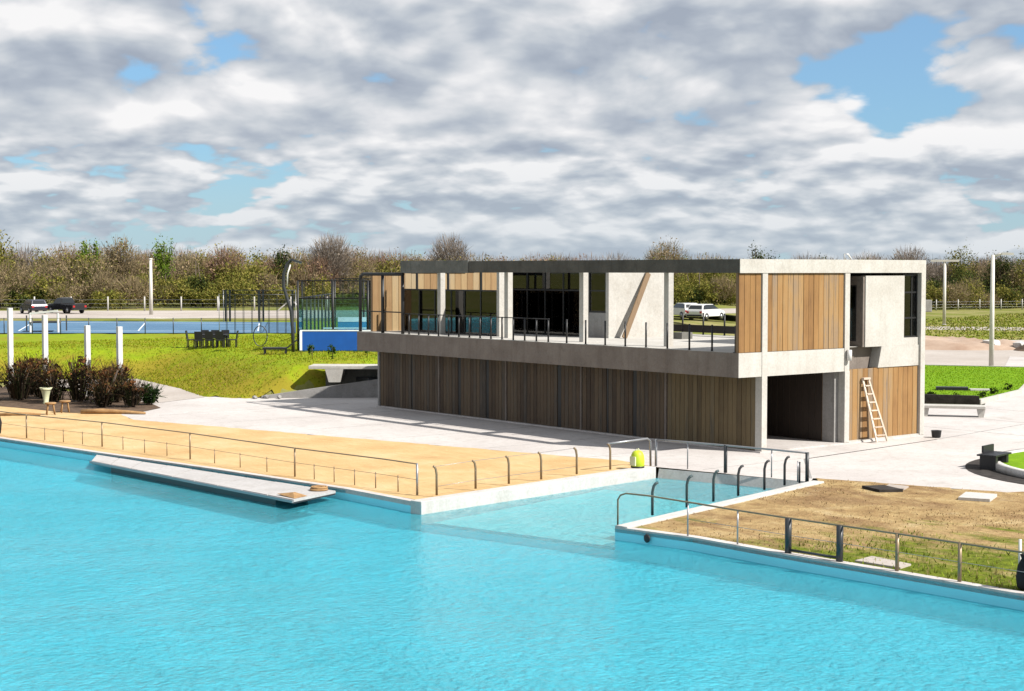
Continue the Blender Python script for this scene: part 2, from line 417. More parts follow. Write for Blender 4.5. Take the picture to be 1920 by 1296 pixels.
def sheet(name, poly, z, mat, thick=.0):
    me = bpy.data.meshes.new(name); bm = bmesh.new()
    f = bm.faces.new([bm.verts.new((p[0], p[1], z)) for p in poly])
    bmesh.ops.triangulate(bm, faces=[f]); bmesh.ops.recalc_face_normals(bm, faces=bm.faces)
    if bm.faces[:][0].normal.z < 0: bmesh.ops.reverse_faces(bm, faces=bm.faces)
    bm.to_mesh(me); bm.free(); me.materials.append(MATS[mat])
    o = bpy.data.objects.new(name, me); COL.objects.link(o); return o
def np_mesh(name, verts, quads, mat, tint=None, tri=False):
    k = 3 if tri else 4
    me = bpy.data.meshes.new(name); nv = len(verts); nf = len(quads)
    me.vertices.add(nv); me.vertices.foreach_set('co', verts.astype(np.float32).ravel())
    me.loops.add(nf*k); me.loops.foreach_set('vertex_index', quads.astype(np.int32).ravel())
    me.polygons.add(nf); me.polygons.foreach_set('loop_start', np.arange(0, nf*k, k, dtype=np.int32))
    me.polygons.foreach_set('loop_total', np.full(nf, k, np.int32)) if hasattr(me.polygons[0] if nf else None, 'loop_total') and False else None
    if tint is not None:
        a = me.attributes.new('tint', 'FLOAT_COLOR', 'FACE'); c = np.ones((nf, 4), np.float32); c[:, :3] = tint
        a.data.foreach_set('color', c.ravel())
    me.materials.append(MATS[mat]); me.update(); me.validate()
    o = bpy.data.objects.new(name, me); COL.objects.link(o); return o

# ------------------------------------------------------------------ the lie of the land
def seg_dist(px, py, a, b):
    ax, ay = a; bx, by = b; dx, dy = bx-ax, by-ay
    t = np.clip(((px-ax)*dx+(py-ay)*dy)/(dx*dx+dy*dy), 0, 1)
    return np.hypot(px-ax-t*dx, py-ay-t*dy)
FOOT = [(-60, 90), (-30, 62), (-14, 51.5), (-9, 49.5), (-4.2, 50), (.2, 47), (-1.2, 39), (-2.7, 33.6), (-1.7, 31.3), (-.9, 31.0), (1.6, 30.2), (6.2, 27.0), (14, 25), (34, 22), (170, 140), (760, 640), (-250, 1100)]
FW = [7, 7, 6, 5, 4.5, 5, 5, 4, 1.6, .9, 1.5, 5, 9, 20, 60, 60]
def inside(px, py, poly):
    r = np.zeros(px.shape, bool); n = len(poly)
    for i in range(n):
        x0, y0 = poly[i]; x1, y1 = poly[(i+1) % n]
        c = ((y0 > py) != (y1 > py)) & (px < (x1-x0)*(py-y0)/(y1-y0+1e-12)+x0)
        r ^= c
    return r
def height(px, py):
    px = np.asarray(px, float); py = np.asarray(py, float)
    u = np.full(px.shape, 1e9)
    for i, w in enumerate(FW):
        u = np.minimum(u, seg_dist(px, py, FOOT[i], FOOT[(i+1) % len(FOOT)])/w)
    s = np.clip(u, 0, 1); s = s*s*(3-2*s)
    s = .55*s + .45*np.clip(u, 0, 1)
    return np.where(inside(px, py, FOOT), 1.6*s, 0.0)
def hz(x, y): return float(height(np.array([x]), np.array([y]))[0])

# pool edge on the land side, from far left to near right
EDGE = [(-30, 130), (-19.6, 40), (-17.45, 20.7), (-16.6, 14.4), (-15.55, 7.7), (-14.75, 1.3), (-14.66, -2.28)]
EDGE_R = [(-13.25, -8.38), (-12.83, -10.6), (-12.77, -13.3), (-12.61, -16.1), (-12.48, -19.1), (-12.1, -30), (-11.0, -75)]
WATER_Z = -.29
POOL = EDGE + EDGE_R + [(-150, -75), (-150, 130)]
def edge_x(y):
    e = sorted([(b, a) for a, b in EDGE + EDGE_R])
    return np.interp(y, [p[0] for p in e], [p[1] for p in e])

def make_ground():
    ys = np.unique(np.concatenate([np.linspace(-2500, -120, 14), np.linspace(-120, -30, 16), np.linspace(-30, 150, 181), np.linspace(150, 300, 31), np.linspace(300, 2500, 14)]))
    ss = np.unique(np.concatenate([np.linspace(0, 60, 61), np.linspace(60, 300, 60), np.linspace(300, 2600, 16)]))
    Y, S = np.meshgrid(ys, ss, indexing='ij'); X = edge_x(Y)+S+.02
    H = height(X, Y)
    Z = np.where(H > 0.01, H-.16, -.07)
    ramp = inside(X, Y, [(-18, -1.2), (-3.6, .2), (-2.0, -5.6), (-18, -9.6)])
    Z = np.where(ramp, -2.6, Z)
    n, m = X.shape
    V = np.stack([X, Y, Z], -1).reshape(-1, 3)
    I = np.arange(n*m).reshape(n, m)
    F = np.stack([I[:-1, :-1], I[:-1, 1:], I[1:, 1:], I[1:, :-1]], -1).reshape(-1, 4)[:, ::-1]
    # land round the other sides of the pool
    extra = [(-2500, 130, -30, 2500), (-2500, -2500, -11, -75), (-2500, -75, -150, 130)]
    vs = [V]; fs = [F]; k = len(V)
    for x0, y0, x1, y1 in extra:
        vs.append(np.array([(x0, y0, -.07), (x1, y0, -.07), (x1, y1, -.07), (x0, y1, -.07)], float)); fs.append(np.array([[k, k+1, k+2, k+3]])); k += 4
    o = np_mesh('ground', np.concatenate(vs), np.concatenate(fs), 'field'); structure(o)
    for p in o.data.polygons: pass
    return o
make_ground()

# lawn on the raised bank at the left
def grid_sheet(name, x0, x1, y0, y1, res, fn, keep, mat, smooth=True):
    xs = np.arange(x0, x1+res/2, res); ys = np.arange(y0, y1+res/2, res)
    X, Y = np.meshgrid(xs, ys, indexing='ij'); Z = fn(X, Y); n, m = X.shape
    I = np.arange(n*m).reshape(n, m)
    F = np.stack([I[:-1, :-1], I[1:, :-1], I[1:, 1:], I[:-1, 1:]], -1).reshape(-1, 4)
    cx = (X[:-1, :-1]+X[1:, 1:]).ravel()/2; cy = (Y[:-1, :-1]+Y[1:, 1:]).ravel()/2
    F = F[keep(cx, cy)]
    used = np.unique(F); mp = np.full(n*m, -1); mp[used] = np.arange(len(used))
    V = np.stack([X, Y, Z], -1).reshape(-1, 3)[used]
    o = np_mesh(name, V, mp[F], mat)
    o.data.polygons.foreach_set('use_smooth', [smooth]*len(o.data.polygons))
    return o
def bumpy(X, Y, a):
    return a*(np.sin(X*1.7+Y*.6)+np.sin(Y*1.31-X*.8+1.3)+np.sin(X*3.1+2)*np.sin(Y*2.7))/3
COURT = [(2.2, 77.5), (20.6, 63.2), (33.0, 84.0), (14.0, 104.0)]
structure(grid_sheet('lawn', -34, 46, 26, 112, .5, lambda X, Y: height(X, Y)+bumpy(X, Y, .035)*np.clip(height(X, Y), 0, 1)-.03,
          lambda x, y: (height(x, y) > .02) & ((x-20)*.62+(y-84)*.78 < 14), 'lawn'))

# ------------------------------------------------------------------ paving, sand, dry ground
SAND_B = [(-4.25, -.25), (-4.05, 1.24), (-5.6, 7.0), (-7.32, 13.19), (-8.9, 19.2), (-10.37, 24.4), (-9.9, 26.5), (-9.3, 28.2), (-10.5, 32.0), (-12.6, 38), (-15, 50)]
sand_poly = [(-14.3, -1.95), (-4.35, -.55)] + SAND_B[1:] + [(-20.2, 50)] + [(x+.22, y) for x, y in EDGE[1:-1]]
def rough(poly, amp, step, skip=lambda p: False):
    out = []; n = len(poly); g = random.Random(3)
    for i in range(n):
        a = Vector(poly[i]); b = Vector(poly[(i+1) % n]); k = max(1, int((b-a).length/step)) if (b-a).length < 40 else 1
        for j in range(k):
            p = a.lerp(b, j/k)
            out.append(tuple(p) if skip(p) else (p.x+g.gauss(0, amp), p.y+g.gauss(0, amp)))
    return out
o = sheet('sand', rough(sand_poly, .05, .35, lambda p: p.x < edge_x(p.y)+.5 or p.y < .4), .006, 'sand'); structure(o)
plaza = [(-4.3, -.5)] + SAND_B[1:7] + [(-10, 28), (-8.2, 30), (-7.0, 33.5), (-5.6, 38), (-4.6, 51), (1.5, 51), (2, 40), (2, 34), (8, 29), (12, 27), (24.5, 11.5),
         (21.6, 8.6), (23.0, 6.2), (60, 29.5), (60, -9), (14, -17), (6.9, -17.2), (1.9, -13.8), (.6, -11.6), (-.6, -10.8), (-2.5, -5.4), (-3.2, -5.9)]
structure(sheet('plaza', plaza, 0.0, 'plaza'))
mb = MB()
for y in (-1.9, 2.8, 7.0, 11.7, 16.3, 21.0, 25.6): mb.box(-3.6-.19*max(0, y+1), 1.0, y-.012, y+.012, -.01, .004)
for x in (13.0, 17.5, 22.0): mb.box(x-.012, x+.012, -9, 6, -.01, .004)
for y in (-3.6, -7.0): mb.box(10.5, 30, y-.012, y+.012, -.01, .004)
structure(mb.build('paving_joint', 'conc_grey'))
dry_poly = [(-13.0, -8.35), (-3.3, -6.05), (-2.5, -5.4), (-.6, -10.8), (.6, -11.6), (1.2, -13), (.8, -17), (-2, -32), (-11.9, -32)] + [(x+.2, y) for x, y in EDGE_R[::-1][1:-1]][1:]
def dry_fn(X, Y): return .012+np.maximum(0, bumpy(X*1.3, Y*1.3, .03))
structure(sheet('dry_ground', rough(dry_poly, .06, .35, lambda p: p.x < edge_x(p.y)+.5), .010, 'dry_ground'))
structure(sheet('path', [(-5.4, 50), (-5.4, 40), (-6.0, 35.6), (-7.6, 30.5), (-2.6, 33.0), (-.6, 40), (.6, 47.5), (-2, 50.4)], .012, 'road'))
bed = [(-14.6, 44), (-13.2, 37), (-11.9, 32.5), (-11.2, 29.0), (-9.9, 27.6), (-8.4, 27.6), (-7.0, 28.8), (-6.3, 31.2), (-6.2, 35), (-6.2, 39), (-6.6, 44), (-8.5, 47)]
structure(sheet('planting_bed', bed, .016, 'soil'))
# right-hand road, verge and lawn
structure(sheet('road', [(38, 27.5), (50, 15.5), (75, 16), (90, 42), (74, 50), (66, 52)], -.02, 'road'))
structure(sheet('verge', [(68, 52), (74, 50.5), (90, 42.5), (150, 60), (160, 95), (122, 85), (100, 68)], -.03, 'verge'))
structure(sheet('lane', [(97, 66), (108, 51), (118, 53), (106, 71.5)], -.015, 'road'))
isl = [(22.3, 9.2), (23.6, 7.0), (30.4, 9.3), (47.5, 19.0), (43.4, 26.0), (33, 19)]
mb = MB(); mb.prism(isl, -.05, .18); structure(mb.build('lawn_island', 'lawn_fresh'))
mb = MB()
for i in range(len(isl)):
    a = Vector((*isl[i], 0)); b = Vector((*isl[(i+1) % len(isl)], 0)); n = (b-a).normalized().cross(Vector((0,0,1)))*.09
    mb.beam((a.x+n.x, a.y+n.y, .10), (b.x+n.x, b.y+n.y, .10), .16, .24)
structure(mb.build('kerb', 'conc_white'))
# round lawn at the right edge, with a dark bed and a kerb
C0 = (7.3, -11.2)
def ring(r, n=48, c=C0): return [(c[0]+r*math.cos(2*math.pi*i/n), c[1]+r*math.sin(2*math.pi*i/n)) for i in range(n)]
mb = MB(); mb.prism(ring(5.0), -.05, .17); structure(mb.build('round_lawn', 'lawn_fresh'))
mb = MB(); mb.lathe([(5.0, 0.0), (5.0, .22), (5.28, .22), (5.28, 0.0)], 64, (*C0, 0)); structure(mb.build('kerb', 'curb'))
structure(sheet('soil_strip', [(C0[0]+(5.3+.9*max(0, math.cos(t-R(165))))*math.cos(t), C0[1]+(5.3+.9*max(0, math.cos(t-R(165))))*math.sin(t)) for t in [2*math.pi*i/64 for i in range(64)]], .014, 'soil_dark'))

# ------------------------------------------------------------------ pool: shell, entry ramp, kerbs, water
mb = MB()
P = EDGE + EDGE_R
def wall_strip(mb, pts, z0, z1): 
    for a, b in zip(pts[:-1], pts[1:]): mb.add([(*a, z0), (*b, z0), (*b, z1), (*a, z1)], [(0, 1, 2, 3)])
wall_strip(mb, EDGE, -2.4, -.02); wall_strip(mb, EDGE_R, -2.4, -.02)
wall_strip(mb, [EDGE_R[-1], (-150, -75), (-150, 130), EDGE[0]], -2.4, -.06)
structure(mb.build('pool_wall', 'pool_side'))
structure(sheet('pool_floor', POOL, -.74, 'pool_shell'))
cl = [(-14.66, -2.28), (-4.6, -.83)]; cr = [(-13.25, -8.38), (-3.2, -6.0)]
mb = MB()
mb.add([(-14.66, -2.4, -.54), (-13.25, -8.3, -.54), (-6.2, -6.7, -.38), (-7.2, -1.3, -.38)], [(0, 1, 2, 3)])
structure(mb.build('pool_ramp', 'ramp_shell'))
mb = MB(); mb.add([(-6.2, -6.7, -.38), (-7.2, -1.3, -.38), (-4.6, -.9, -.305), (-3.25, -6.05, -.305), (-4.5, -.86, 0.0), (-3.15, -6.0, 0.0)], [(0, 1, 2, 3), (3, 2, 4, 5)]); structure(mb.build('ramp_head', 'curb'))
mb = MB(); mb.add([(-14.66, -2.4, -.534), (-13.25, -8.3, -.534), (-12.95, -8.22, -.528), (-14.34, -2.4, -.528)], [(0, 1, 2, 3)]); structure(mb.build('lip_shade_strip', 'shade_cyan'))  # dark strip painted for the shaded drop at the ramp lip
mb = MB(); mb.add([(-14.665, -2.3, -2.1), (-13.255, -8.38, -2.1), (-13.255, -8.38, -.545), (-14.665, -2.3, -.545)], [(0, 1, 2, 3)])
structure(mb.build('ramp_step', 'pool_side'))
def kerb(name, a, b, w, z0, z1, mat='curb', label=None):
    a = Vector((*a, 0)); b = Vector((*b, 0)); n = Vector((0,0,1)).cross((b-a).normalized())*w
    mb = MB(); mb.prism([(a.x, a.y), (b.x, b.y), (b.x+n.x, b.y+n.y), (a.x+n.x, a.y+n.y)], z0, z1)
    return mb.build(name, mat, bevel=.012)
structure(kerb('kerb', cl[0], cl[1], .42, -1.0, .06))
structure(kerb('kerb', cr[1], cr[0], .36, -1.0, .06))
mb = MB()
for E_ in (EDGE[:-1]+[(-14.67, -1.9)], EDGE_R):
    for a, b in zip(E_[:-1], E_[1:]):
        mb.prism([a, b, (b[0]+.24, b[1]), (a[0]+.24, a[1])], -.10, .025)
structure(mb.build('coping', 'plaza'))
structure(sheet('water', [(x-.004, y) for x, y in EDGE] + [(-4.2, -.80), (-3.0, -5.9)] + [(x-.004, y) for x, y in EDGE_R] + [(-149.9, -74.9), (-149.9, 129.9)], WATER_Z, 'water'))

# ------------------------------------------------------------------ the pavilion
A, B, L, W = 1.16, 5.61, 23.35, 9.98
Z1, Z2, Z3, Z4 = 2.61, 3.44, 6.13, 6.60
BAY = L/5
pav = thing('pavilion', 'two-storey pavilion of pale concrete frame and brown vertical boards', 'building', (0, 0, 0)); pav['_w'] = (0., 0., 0.)
mb = MB(); mb.box(1.05, W+.1, -.05, L+.02, -.2, .05); mb.build('floor_slab', 'plaza', pav)
# upper floor slab with the pocket in its short face
mb = MB(); mb.box(0, W, .45, L, Z1, Z2); mb.box(0, 5.47, 0, .45, Z1, Z2)
mb.build('balcony_slab', 'conc_shaded', pav)
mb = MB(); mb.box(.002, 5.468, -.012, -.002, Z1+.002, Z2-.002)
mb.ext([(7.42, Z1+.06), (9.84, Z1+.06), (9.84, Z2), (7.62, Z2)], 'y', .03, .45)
mb.build('fascia', 'conc_white', pav)
mb = MB(); mb.box(.01, W-.01, .31, L-.01, Z2+.001, Z2+.014); mb.build('terrace_floor', 'conc_white', pav)
# columns of the short face
for x0, x1, y0 in ((A-.02, A+.24, -.03), (B-.14, B+.12, -.05), (W-.14, W+.12, -.05)):
    if x0 > 5 and x0 < 6:
        mb = MB(); mb.box(x0, x1, y0, y0+.3, .04, Z1); mb.build('column', 'conc_white', pav)
        mb = MB(); mb.box(x0, x1, y0+.02, y0+.3, Z1, Z3); mb.build('column', 'conc_white', pav)
    else:
        mb = MB(); mb.box(x0, x1, y0, y0+.3, .04, Z3); mb.build('column', 'conc_white', pav)
# columns behind the balcony front
for k in range(1, 5):
    y = BAY*k
    mb = MB(); mb.box(A-.012, A+.2, y-.05, y+.05, .04, Z1); mb.build('column', 'conc_shaded', pav)
    mb = MB(); mb.box(A+.02, A+.27, y-.12, y+.12, Z2, Z3); mb.build('column', 'conc_white', pav)
mb = MB(); mb.box(A-.04, A+.2, L-.12, L+.02, .04, Z1); mb.build('column', 'conc_grey', pav)
# roof beams
mb = MB(); mb.box(.302, W+.12, -.05, .30, Z3, Z4); mb.box(.0, .302, -.05, -.032, Z3, Z4); mb.build('roof_beam', 'conc_white', pav)
mb = MB(); mb.box(.004, .30, -.03, 15.0, Z3+.004, Z4-.004); mb.build('roof_beam', 'conc_roof_shaded', pav)
mb = MB(); mb.box(-.03, .33, 15.0, 19.85, Z3-.02, Z4+.03); mb.build('roof_beam', 'conc_dark', pav)['label'] = 'darker length of the long roof beam'
mb = MB(); mb.box(W-.3, W, .302, 19.6, Z3+.004, Z4-.004); mb.build('roof_beam', 'conc_shaded', pav)
mb = MB(); mb.box(.332, W-.002, 19.6, 19.84, Z3, Z4-.01); mb.build('roof_beam', 'conc_shaded', pav)
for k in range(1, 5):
    mb = MB(); mb.box(.335, A+.27, BAY*k-.11, BAY*k+.11, Z3+.002, Z4-.06); mb.build('cross_beam', 'conc_shaded', pav)
# boards -------------------------------------------------------------
def board_mesh(w, h, t=.022):
    mb = MB(); mb.box(-w/2, w/2, -t/2, t/2, 0, h)
    me = bpy.data.meshes.new('board'); me.from_pydata(mb.v, [], mb.f); me.update()
    bm = bmesh.new(); bm.from_mesh(me); bmesh.ops.recalc_face_normals(bm, faces=bm.faces)
    bmesh.ops.bevel(bm, geom=[e for e in bm.edges if abs(e.verts[0].co.z-e.verts[1].co.z) > .1], offset=.006, segments=1, affect='EDGES')
    bm.to_mesh(me); bm.free(); return me
BM = {}
def boards(parent, p0, p1, z0, z1, w, mat, nrm, jitter=.008):
    """vertical boards from p0 to p1 (xy), standing proud along nrm"""
    p0 = Vector((*p0, 0)); p1 = Vector((*p1, 0)); d = p1-p0; n = max(1, round(d.length/w)); step = d.length/n; d.normalize()
    key = (round(step, 4), round(z1-z0, 3), mat)
    if key not in BM:
        BM[key] = board_mesh(step-.014, z1-z0); BM[key].materials.append(MATS[mat])
    rz = math.atan2(d.y, d.x)
    for i in range(n):
        o = bpy.data.objects.new('board', BM[key]); COL.objects.link(o); o.parent = parent
        q = p0+d*step*(i+.5)+Vector((*nrm, 0))*random.uniform(0, jitter)
        o.location = (q.x, q.y, z0+random.uniform(-.004, .004)); o.rotation_euler = (0, 0, rz)
def cladding(name, mat_back, box, *bargs):
    mb = MB(); mb.box(*box); o = mb.build(name, mat_back, pav); boards(o, *bargs); return o
# long ground-floor wall: five bays with narrow dark gaps at doors
mb = MB(); mb.box(A+.05, A+.16, .28, L-.14, .04, Z1); wl = mb.build('wall', 'wood_brown', pav)
gaps = {2: [(1.2, 1.42)], 3: [(1.15, 1.35), (3.1, 3.3)], 1: [(1.55, 1.75), (3.1, 3.22)], 4: [(2.0, 2.1)]}
for k in range(5):
    y0 = BAY*k+(.09 if k else .30); y1 = BAY*(k+1)-(.09 if k < 4 else .14)
    cuts = [y0]
    for a, b in gaps.get(k, []): cuts += [BAY*k+a, BAY*k+b]
    cuts.append(y1)
    for a, b in zip(cuts[::2], cuts[1::2]):
        boards(wl, (A+.03, b), (A+.03, a), .07, Z1-.015, .215, 'wood_dark_shaded' if k else 'wood_mid', (-1, 0), .012)
# the dark gap posts
for k in gaps:
    for a, b in gaps[k]:
        mb = MB(); mb.box(A+.030, A+.048, BAY*k+a+.01, BAY*k+b-.01, .05, Z1-.01); mb.build('door_frame', 'steel_black', wl)
# short face, upper: two screens of boards beside the column
mb = MB(); mb.box(.03, A-.03, .06, .16, Z2, Z3); s1 = mb.build('screen_wall', 'wood_brown', pav); boards(s1, (.04, .045), (A-.03, .045), Z2+.01, Z3-.004, .27, 'wood_warm', (0, -1))
mb = MB(); mb.box(A+.25, B-.15, .06, .16, Z2, Z3); s1 = mb.build('screen_wall', 'wood_brown', pav); boards(s1, (A+.26, .045), (B-.16, .045), Z2+.01, Z3-.004, .262, 'wood_warm', (0, -1))
# short face, lower right
mb = MB(); mb.box(B+.13, W-.15, .10, .2, .05, Z1+.05); s1 = mb.build('wall', 'wood_brown', pav); boards(s1, (B+.14, .082), (W-.16, .082), .10, Z1+.055, .285, 'wood_warm', (0, -1))
mb = MB(); mb.box(B+.13, W-.15, -.02, .10, .0, .098); mb.build('plinth', 'conc_white', pav)
# garage: pier, inner walls
mb = MB(); mb.box(B-.34, B-.14, .26, .80, .05, Z1); mb.build('pier', 'conc_grey', pav)
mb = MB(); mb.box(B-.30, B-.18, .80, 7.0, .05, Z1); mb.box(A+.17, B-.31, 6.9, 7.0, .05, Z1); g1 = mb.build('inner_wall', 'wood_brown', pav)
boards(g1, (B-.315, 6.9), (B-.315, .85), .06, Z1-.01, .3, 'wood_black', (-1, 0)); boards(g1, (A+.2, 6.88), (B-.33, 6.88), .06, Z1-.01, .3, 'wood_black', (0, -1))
mb = MB(); mb.box(A+.17, B-.31, 6.84, 6.862, 1.25, 1.33); mb.build('rail', 'steel_black', g1)
mb = MB(); mb.box(W-.15, W, .3, L, .05, Z1); mb.box(A+.2, W-.15, L-.12, L-.01, .05, Z1); mb.build('wall', 'conc_grey', pav)
# stair block with its recessed bay
mb = MB()
mb.box(6.72, 8.96, .06, .26, Z2+.002, Z3-.10)      # lit wall panel
mb.build('wall', 'conc_white', pav)
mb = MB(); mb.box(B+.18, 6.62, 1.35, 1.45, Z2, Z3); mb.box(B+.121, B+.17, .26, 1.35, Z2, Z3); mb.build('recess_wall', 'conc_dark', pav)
mb = MB(); mb.box(6.62, 6.718, .10, .40, Z2, Z3-.12); mb.box(6.62, 6.718, 1.12, 1.35, Z2, Z3-.12); mb.box(6.62, 6.718, .40, 1.12, Z2, Z2+.2); mb.box(6.62, 6.718, .40, 1.12, Z3-.45, Z3-.12); mb.build('side_wall', 'conc_shaded', pav)
mb = MB(); mb.box(5.82, W, 4.5, 4.62, Z2, Z3); mb.box(W-.14, W-.02, .3, 4.5, Z2, Z3); mb.box(5.70, 5.82, 1.46, 4.62, Z2, Z3); mb.build('wall', 'conc_white', pav)
mb = MB(); mb.box(5.7, W-.302, .302, 4.62, Z3+.002, Z3+.14); mb.build('roof_slab', 'conc_grey', pav)
def window(parent, kind, plane, u0, u1, z0, z1, bars=(), cross=(), fw=.06, glass='glass_dark', face=-1, frame='steel_black'):
    """plane = ('y', value) or ('x', value)"""
    ax, v = plane
    def bx(mb, a, b, c, d, t):
        if ax == 'y': mb.box(a, b, v-t, v+t, c, d)
        else: mb.box(v-t, v+t, a, b, c, d)
    mb = MB()
    bx(mb, u0, u0+fw, z0, z1, .035); bx(mb, u1-fw, u1, z0, z1, .035)
    bx(mb, u0+fw, u1-fw, z0, z0+fw, .035); bx(mb, u0+fw, u1-fw, z1-fw, z1, .035)
    w = mb.build(kind, frame, parent)
    edges = [u0+fw]+[b for b in bars]+[u1-fw]
    for b in bars:
        mb = MB(); bx(mb, b-fw/2, b+fw/2, z0+fw, z1-fw, .03); mb.build('mullion', frame, w)
    for c in cross:
        mb = MB()
        for a, b in zip(edges[:-1], edges[1:]): bx(mb, a+(fw/2 if a in bars else 0), b-(fw/2 if b in bars else 0), c-fw/2, c+fw/2, .025)
        mb.build('transom', frame, w)
    for a, b in zip(edges[:-1], edges[1:]):
        mb = MB(); bx(mb, a, b, z0+fw, z1-fw, .006); mb.build('pane', glass, w)
    return w
window(pav, 'window', ('x', 6.66), .40, 1.12, Z2+.2, Z3-.45)
window(pav, 'window', ('y', .16), 8.97, 9.83, Z2+.28, Z3-.06, bars=(9.50,), cross=(4.45, 5.4))
mb = MB(); mb.box(8.96, 9.84, .06, .26, Z2+.002, Z2+.28); mb.build('sill_wall', 'conc_white', pav)
mb = MB(); mb.box(8.97, 9.83, .6, .7, Z2, Z3); mb.build('blind', 'wood_brown', pav)
mb = MB(); mb.tube([(5.60, -.13, 3.0), (5.60, -.13, 3.38)], .09, 10); mb.build('wall_lamp', 'white_paint', pav)
mb = MB(); mb.tube([(5.55, .1, Z4), (5.55, .1, Z4+.2), (5.75, .1, Z4+.2), (5.95, .1, Z4)], .03, 6); mb.build('roof_pipe', 'white_paint', pav)
# main upper room
mb = MB(); mb.box(4.2, 7.5, 11.1, 11.28, Z2, Z3+.1); mb.build('wall', 'conc_white', pav)
mb = MB(); mb.box(7.35, 7.5, 11.28, 17.8, Z2, Z3); mb.box(4.2, 7.35, 17.65, 17.8, Z2, Z3); mb.build('wall', 'wood_brown', pav)
mb = MB(); mb.box(4.1, 7.6, 11.05, 17.9, Z3+.15, Z3+.38); mb.build('roof_slab', 'conc_grey', pav)
mb = MB(); mb.box(4.2, 4.34, 12.35, 12.75, Z2, Z3+.1); mb.build('wall_pier', 'conc_grey', pav)
window(pav, 'sliding_door', ('x', 4.27), 12.76, 17.64, Z2+.02, Z3+.1, bars=(14.0, 15.2, 16.4), cross=(5.38,), glass='glass_dark')
window(pav, 'window', ('x', 4.27), 11.30, 12.34, Z2+1.05, Z3+.1, cross=(5.38,))
mb = MB(); mb.box(4.22, 4.32, 11.30, 12.34, Z2, Z2+1.04); mb.build('sill_wall', 'conc_grey', pav)
mb = MB(); mb.box(4.36, 4.42, 13.0, 13.9, Z2+.02, Z2+1.05); mb.build('door_panel', 'conc_grey', pav)
mb = MB(); mb.box(6.4, 6.9, 14.2, 17.2, Z2, Z2+.95); mb.build('counter', 'conc_grey', pav)
# roofless end terrace: glass screen, lit timber end wall, white pier, black steel frame
mb = MB(); mb.box(1.7, 2.2, 15.12, 15.3, Z2, Z3); mb.build('pier', 'conc_white', pav)
mb = MB(); mb.box(.7, 8.6, L-.16, L-.06, Z2, Z3-.02); s1 = mb.build('end_wall', 'wood_brown', pav); boards(s1, (.72, L-.175), (8.6, L-.175), Z2+.01, Z3-.03, .36, 'wood_tan', (0, -1))
mb = MB(); mb.box(4.1, 4.24, 19.0, 22.9, Z2, Z2+1.7); s1 = mb.build('screen_wall', 'wood_brown', pav); boards(s1, (4.08, 22.9), (4.08, 19.0), Z2+.01, Z2+1.7, .3, 'wood_dark_shaded', (-1, 0))
w = window(pav, 'glass_screen', ('x', 1.8), 15.34, 22.3, Z2+.02, Z2+1.95, bars=(16.5, 17.65, 18.6, 19.8, 21.0), glass='glass_dark')
for y in (16.5, 18.85, 21.2, 22.3):
    mb = MB(); mb.box(1.76, 1.84, y-.04, y+.04, Z2+1.95, Z3); mb.build('steel_post', 'steel_black', pav)
mb = MB(); r = .075
mb.tube([(.12, 19.9, Z2), (.12, 19.9, Z3-.12)], r, 8); mb.build('steel_post', 'steel_black', pav)
mb = MB(); mb.tube([(.12, 21.45, Z2), (.12, 21.45, Z3-.12)], r, 8); mb.build('steel_post', 'steel_black', pav)
mb = MB(); mb.tube([(.12, L-.1, Z2), (.12, L-.1, Z3-.35), (.12, L-.16, Z3-.17), (.12, L-.35, Z3-.08), (.12, 19.86, Z3-.08)], r, 8); mb.build('steel_frame', 'steel_black', pav)
mb = MB(); mb.tube([(.2, L-.1, Z3-.08), (6, L-.22, Z3+.02)], .05, 6); mb.build('steel_frame', 'steel_black', pav)
mb = MB(); mb.tube([(.12, 19.9, Z2+.95), (.12, L-.1, Z2+.95)], .03, 6); mb.build('balcony_rail', 'steel_black', pav)
# balcony posts
y = .25; i = 0
while y < 19.5:
    mb = MB(); mb.tube([(.12, y, Z2), (.12, y, Z2+.92)], .035, 6); mb.box(.06, .18, y-.06, y+.06, Z2, Z2+.02); mb.build('balcony_post', 'steel_black', pav); y += 1.09 if y < 9 else .72
for y in np.arange(5.0, 15.0, 1.25):
    mb = MB(); mb.tube([(W-.15, y, Z2), (W-.15, y, Z2+.95)], .04, 6); mb.build('balcony_post', 'steel_black', pav)
mb = MB(); mb.tube([(.12, 10.0, Z2+.90), (.12, 19.9, Z2+.90)], .022, 6); mb.build('balcony_rail', 'steel_black', pav)
mb = MB(); mb.box(W-.17, W-.13, 5, 14.9, Z2+.1, Z2+.42); mb.build('balcony_panel', 'steel_black', pav)
mb = MB(); mb.box(5.9, 6.5, 8.6, 9.1, Z2, Z2+.28); tag(mb.build('crate', 'conc_dark'), 'low dark crate on the upper terrace beside the leaning board', 'crate')

# leaning board on the terrace
mb = MB(); mb.beam((4.55, 10.55, Z2+.02), (6.35, 11.02, Z3-.02), .26, .05, (0, 1, 0)); tag(mb.build('plank', 'wood_brown'), 'long brown plank leaning against the white terrace wall upstairs', 'plank')

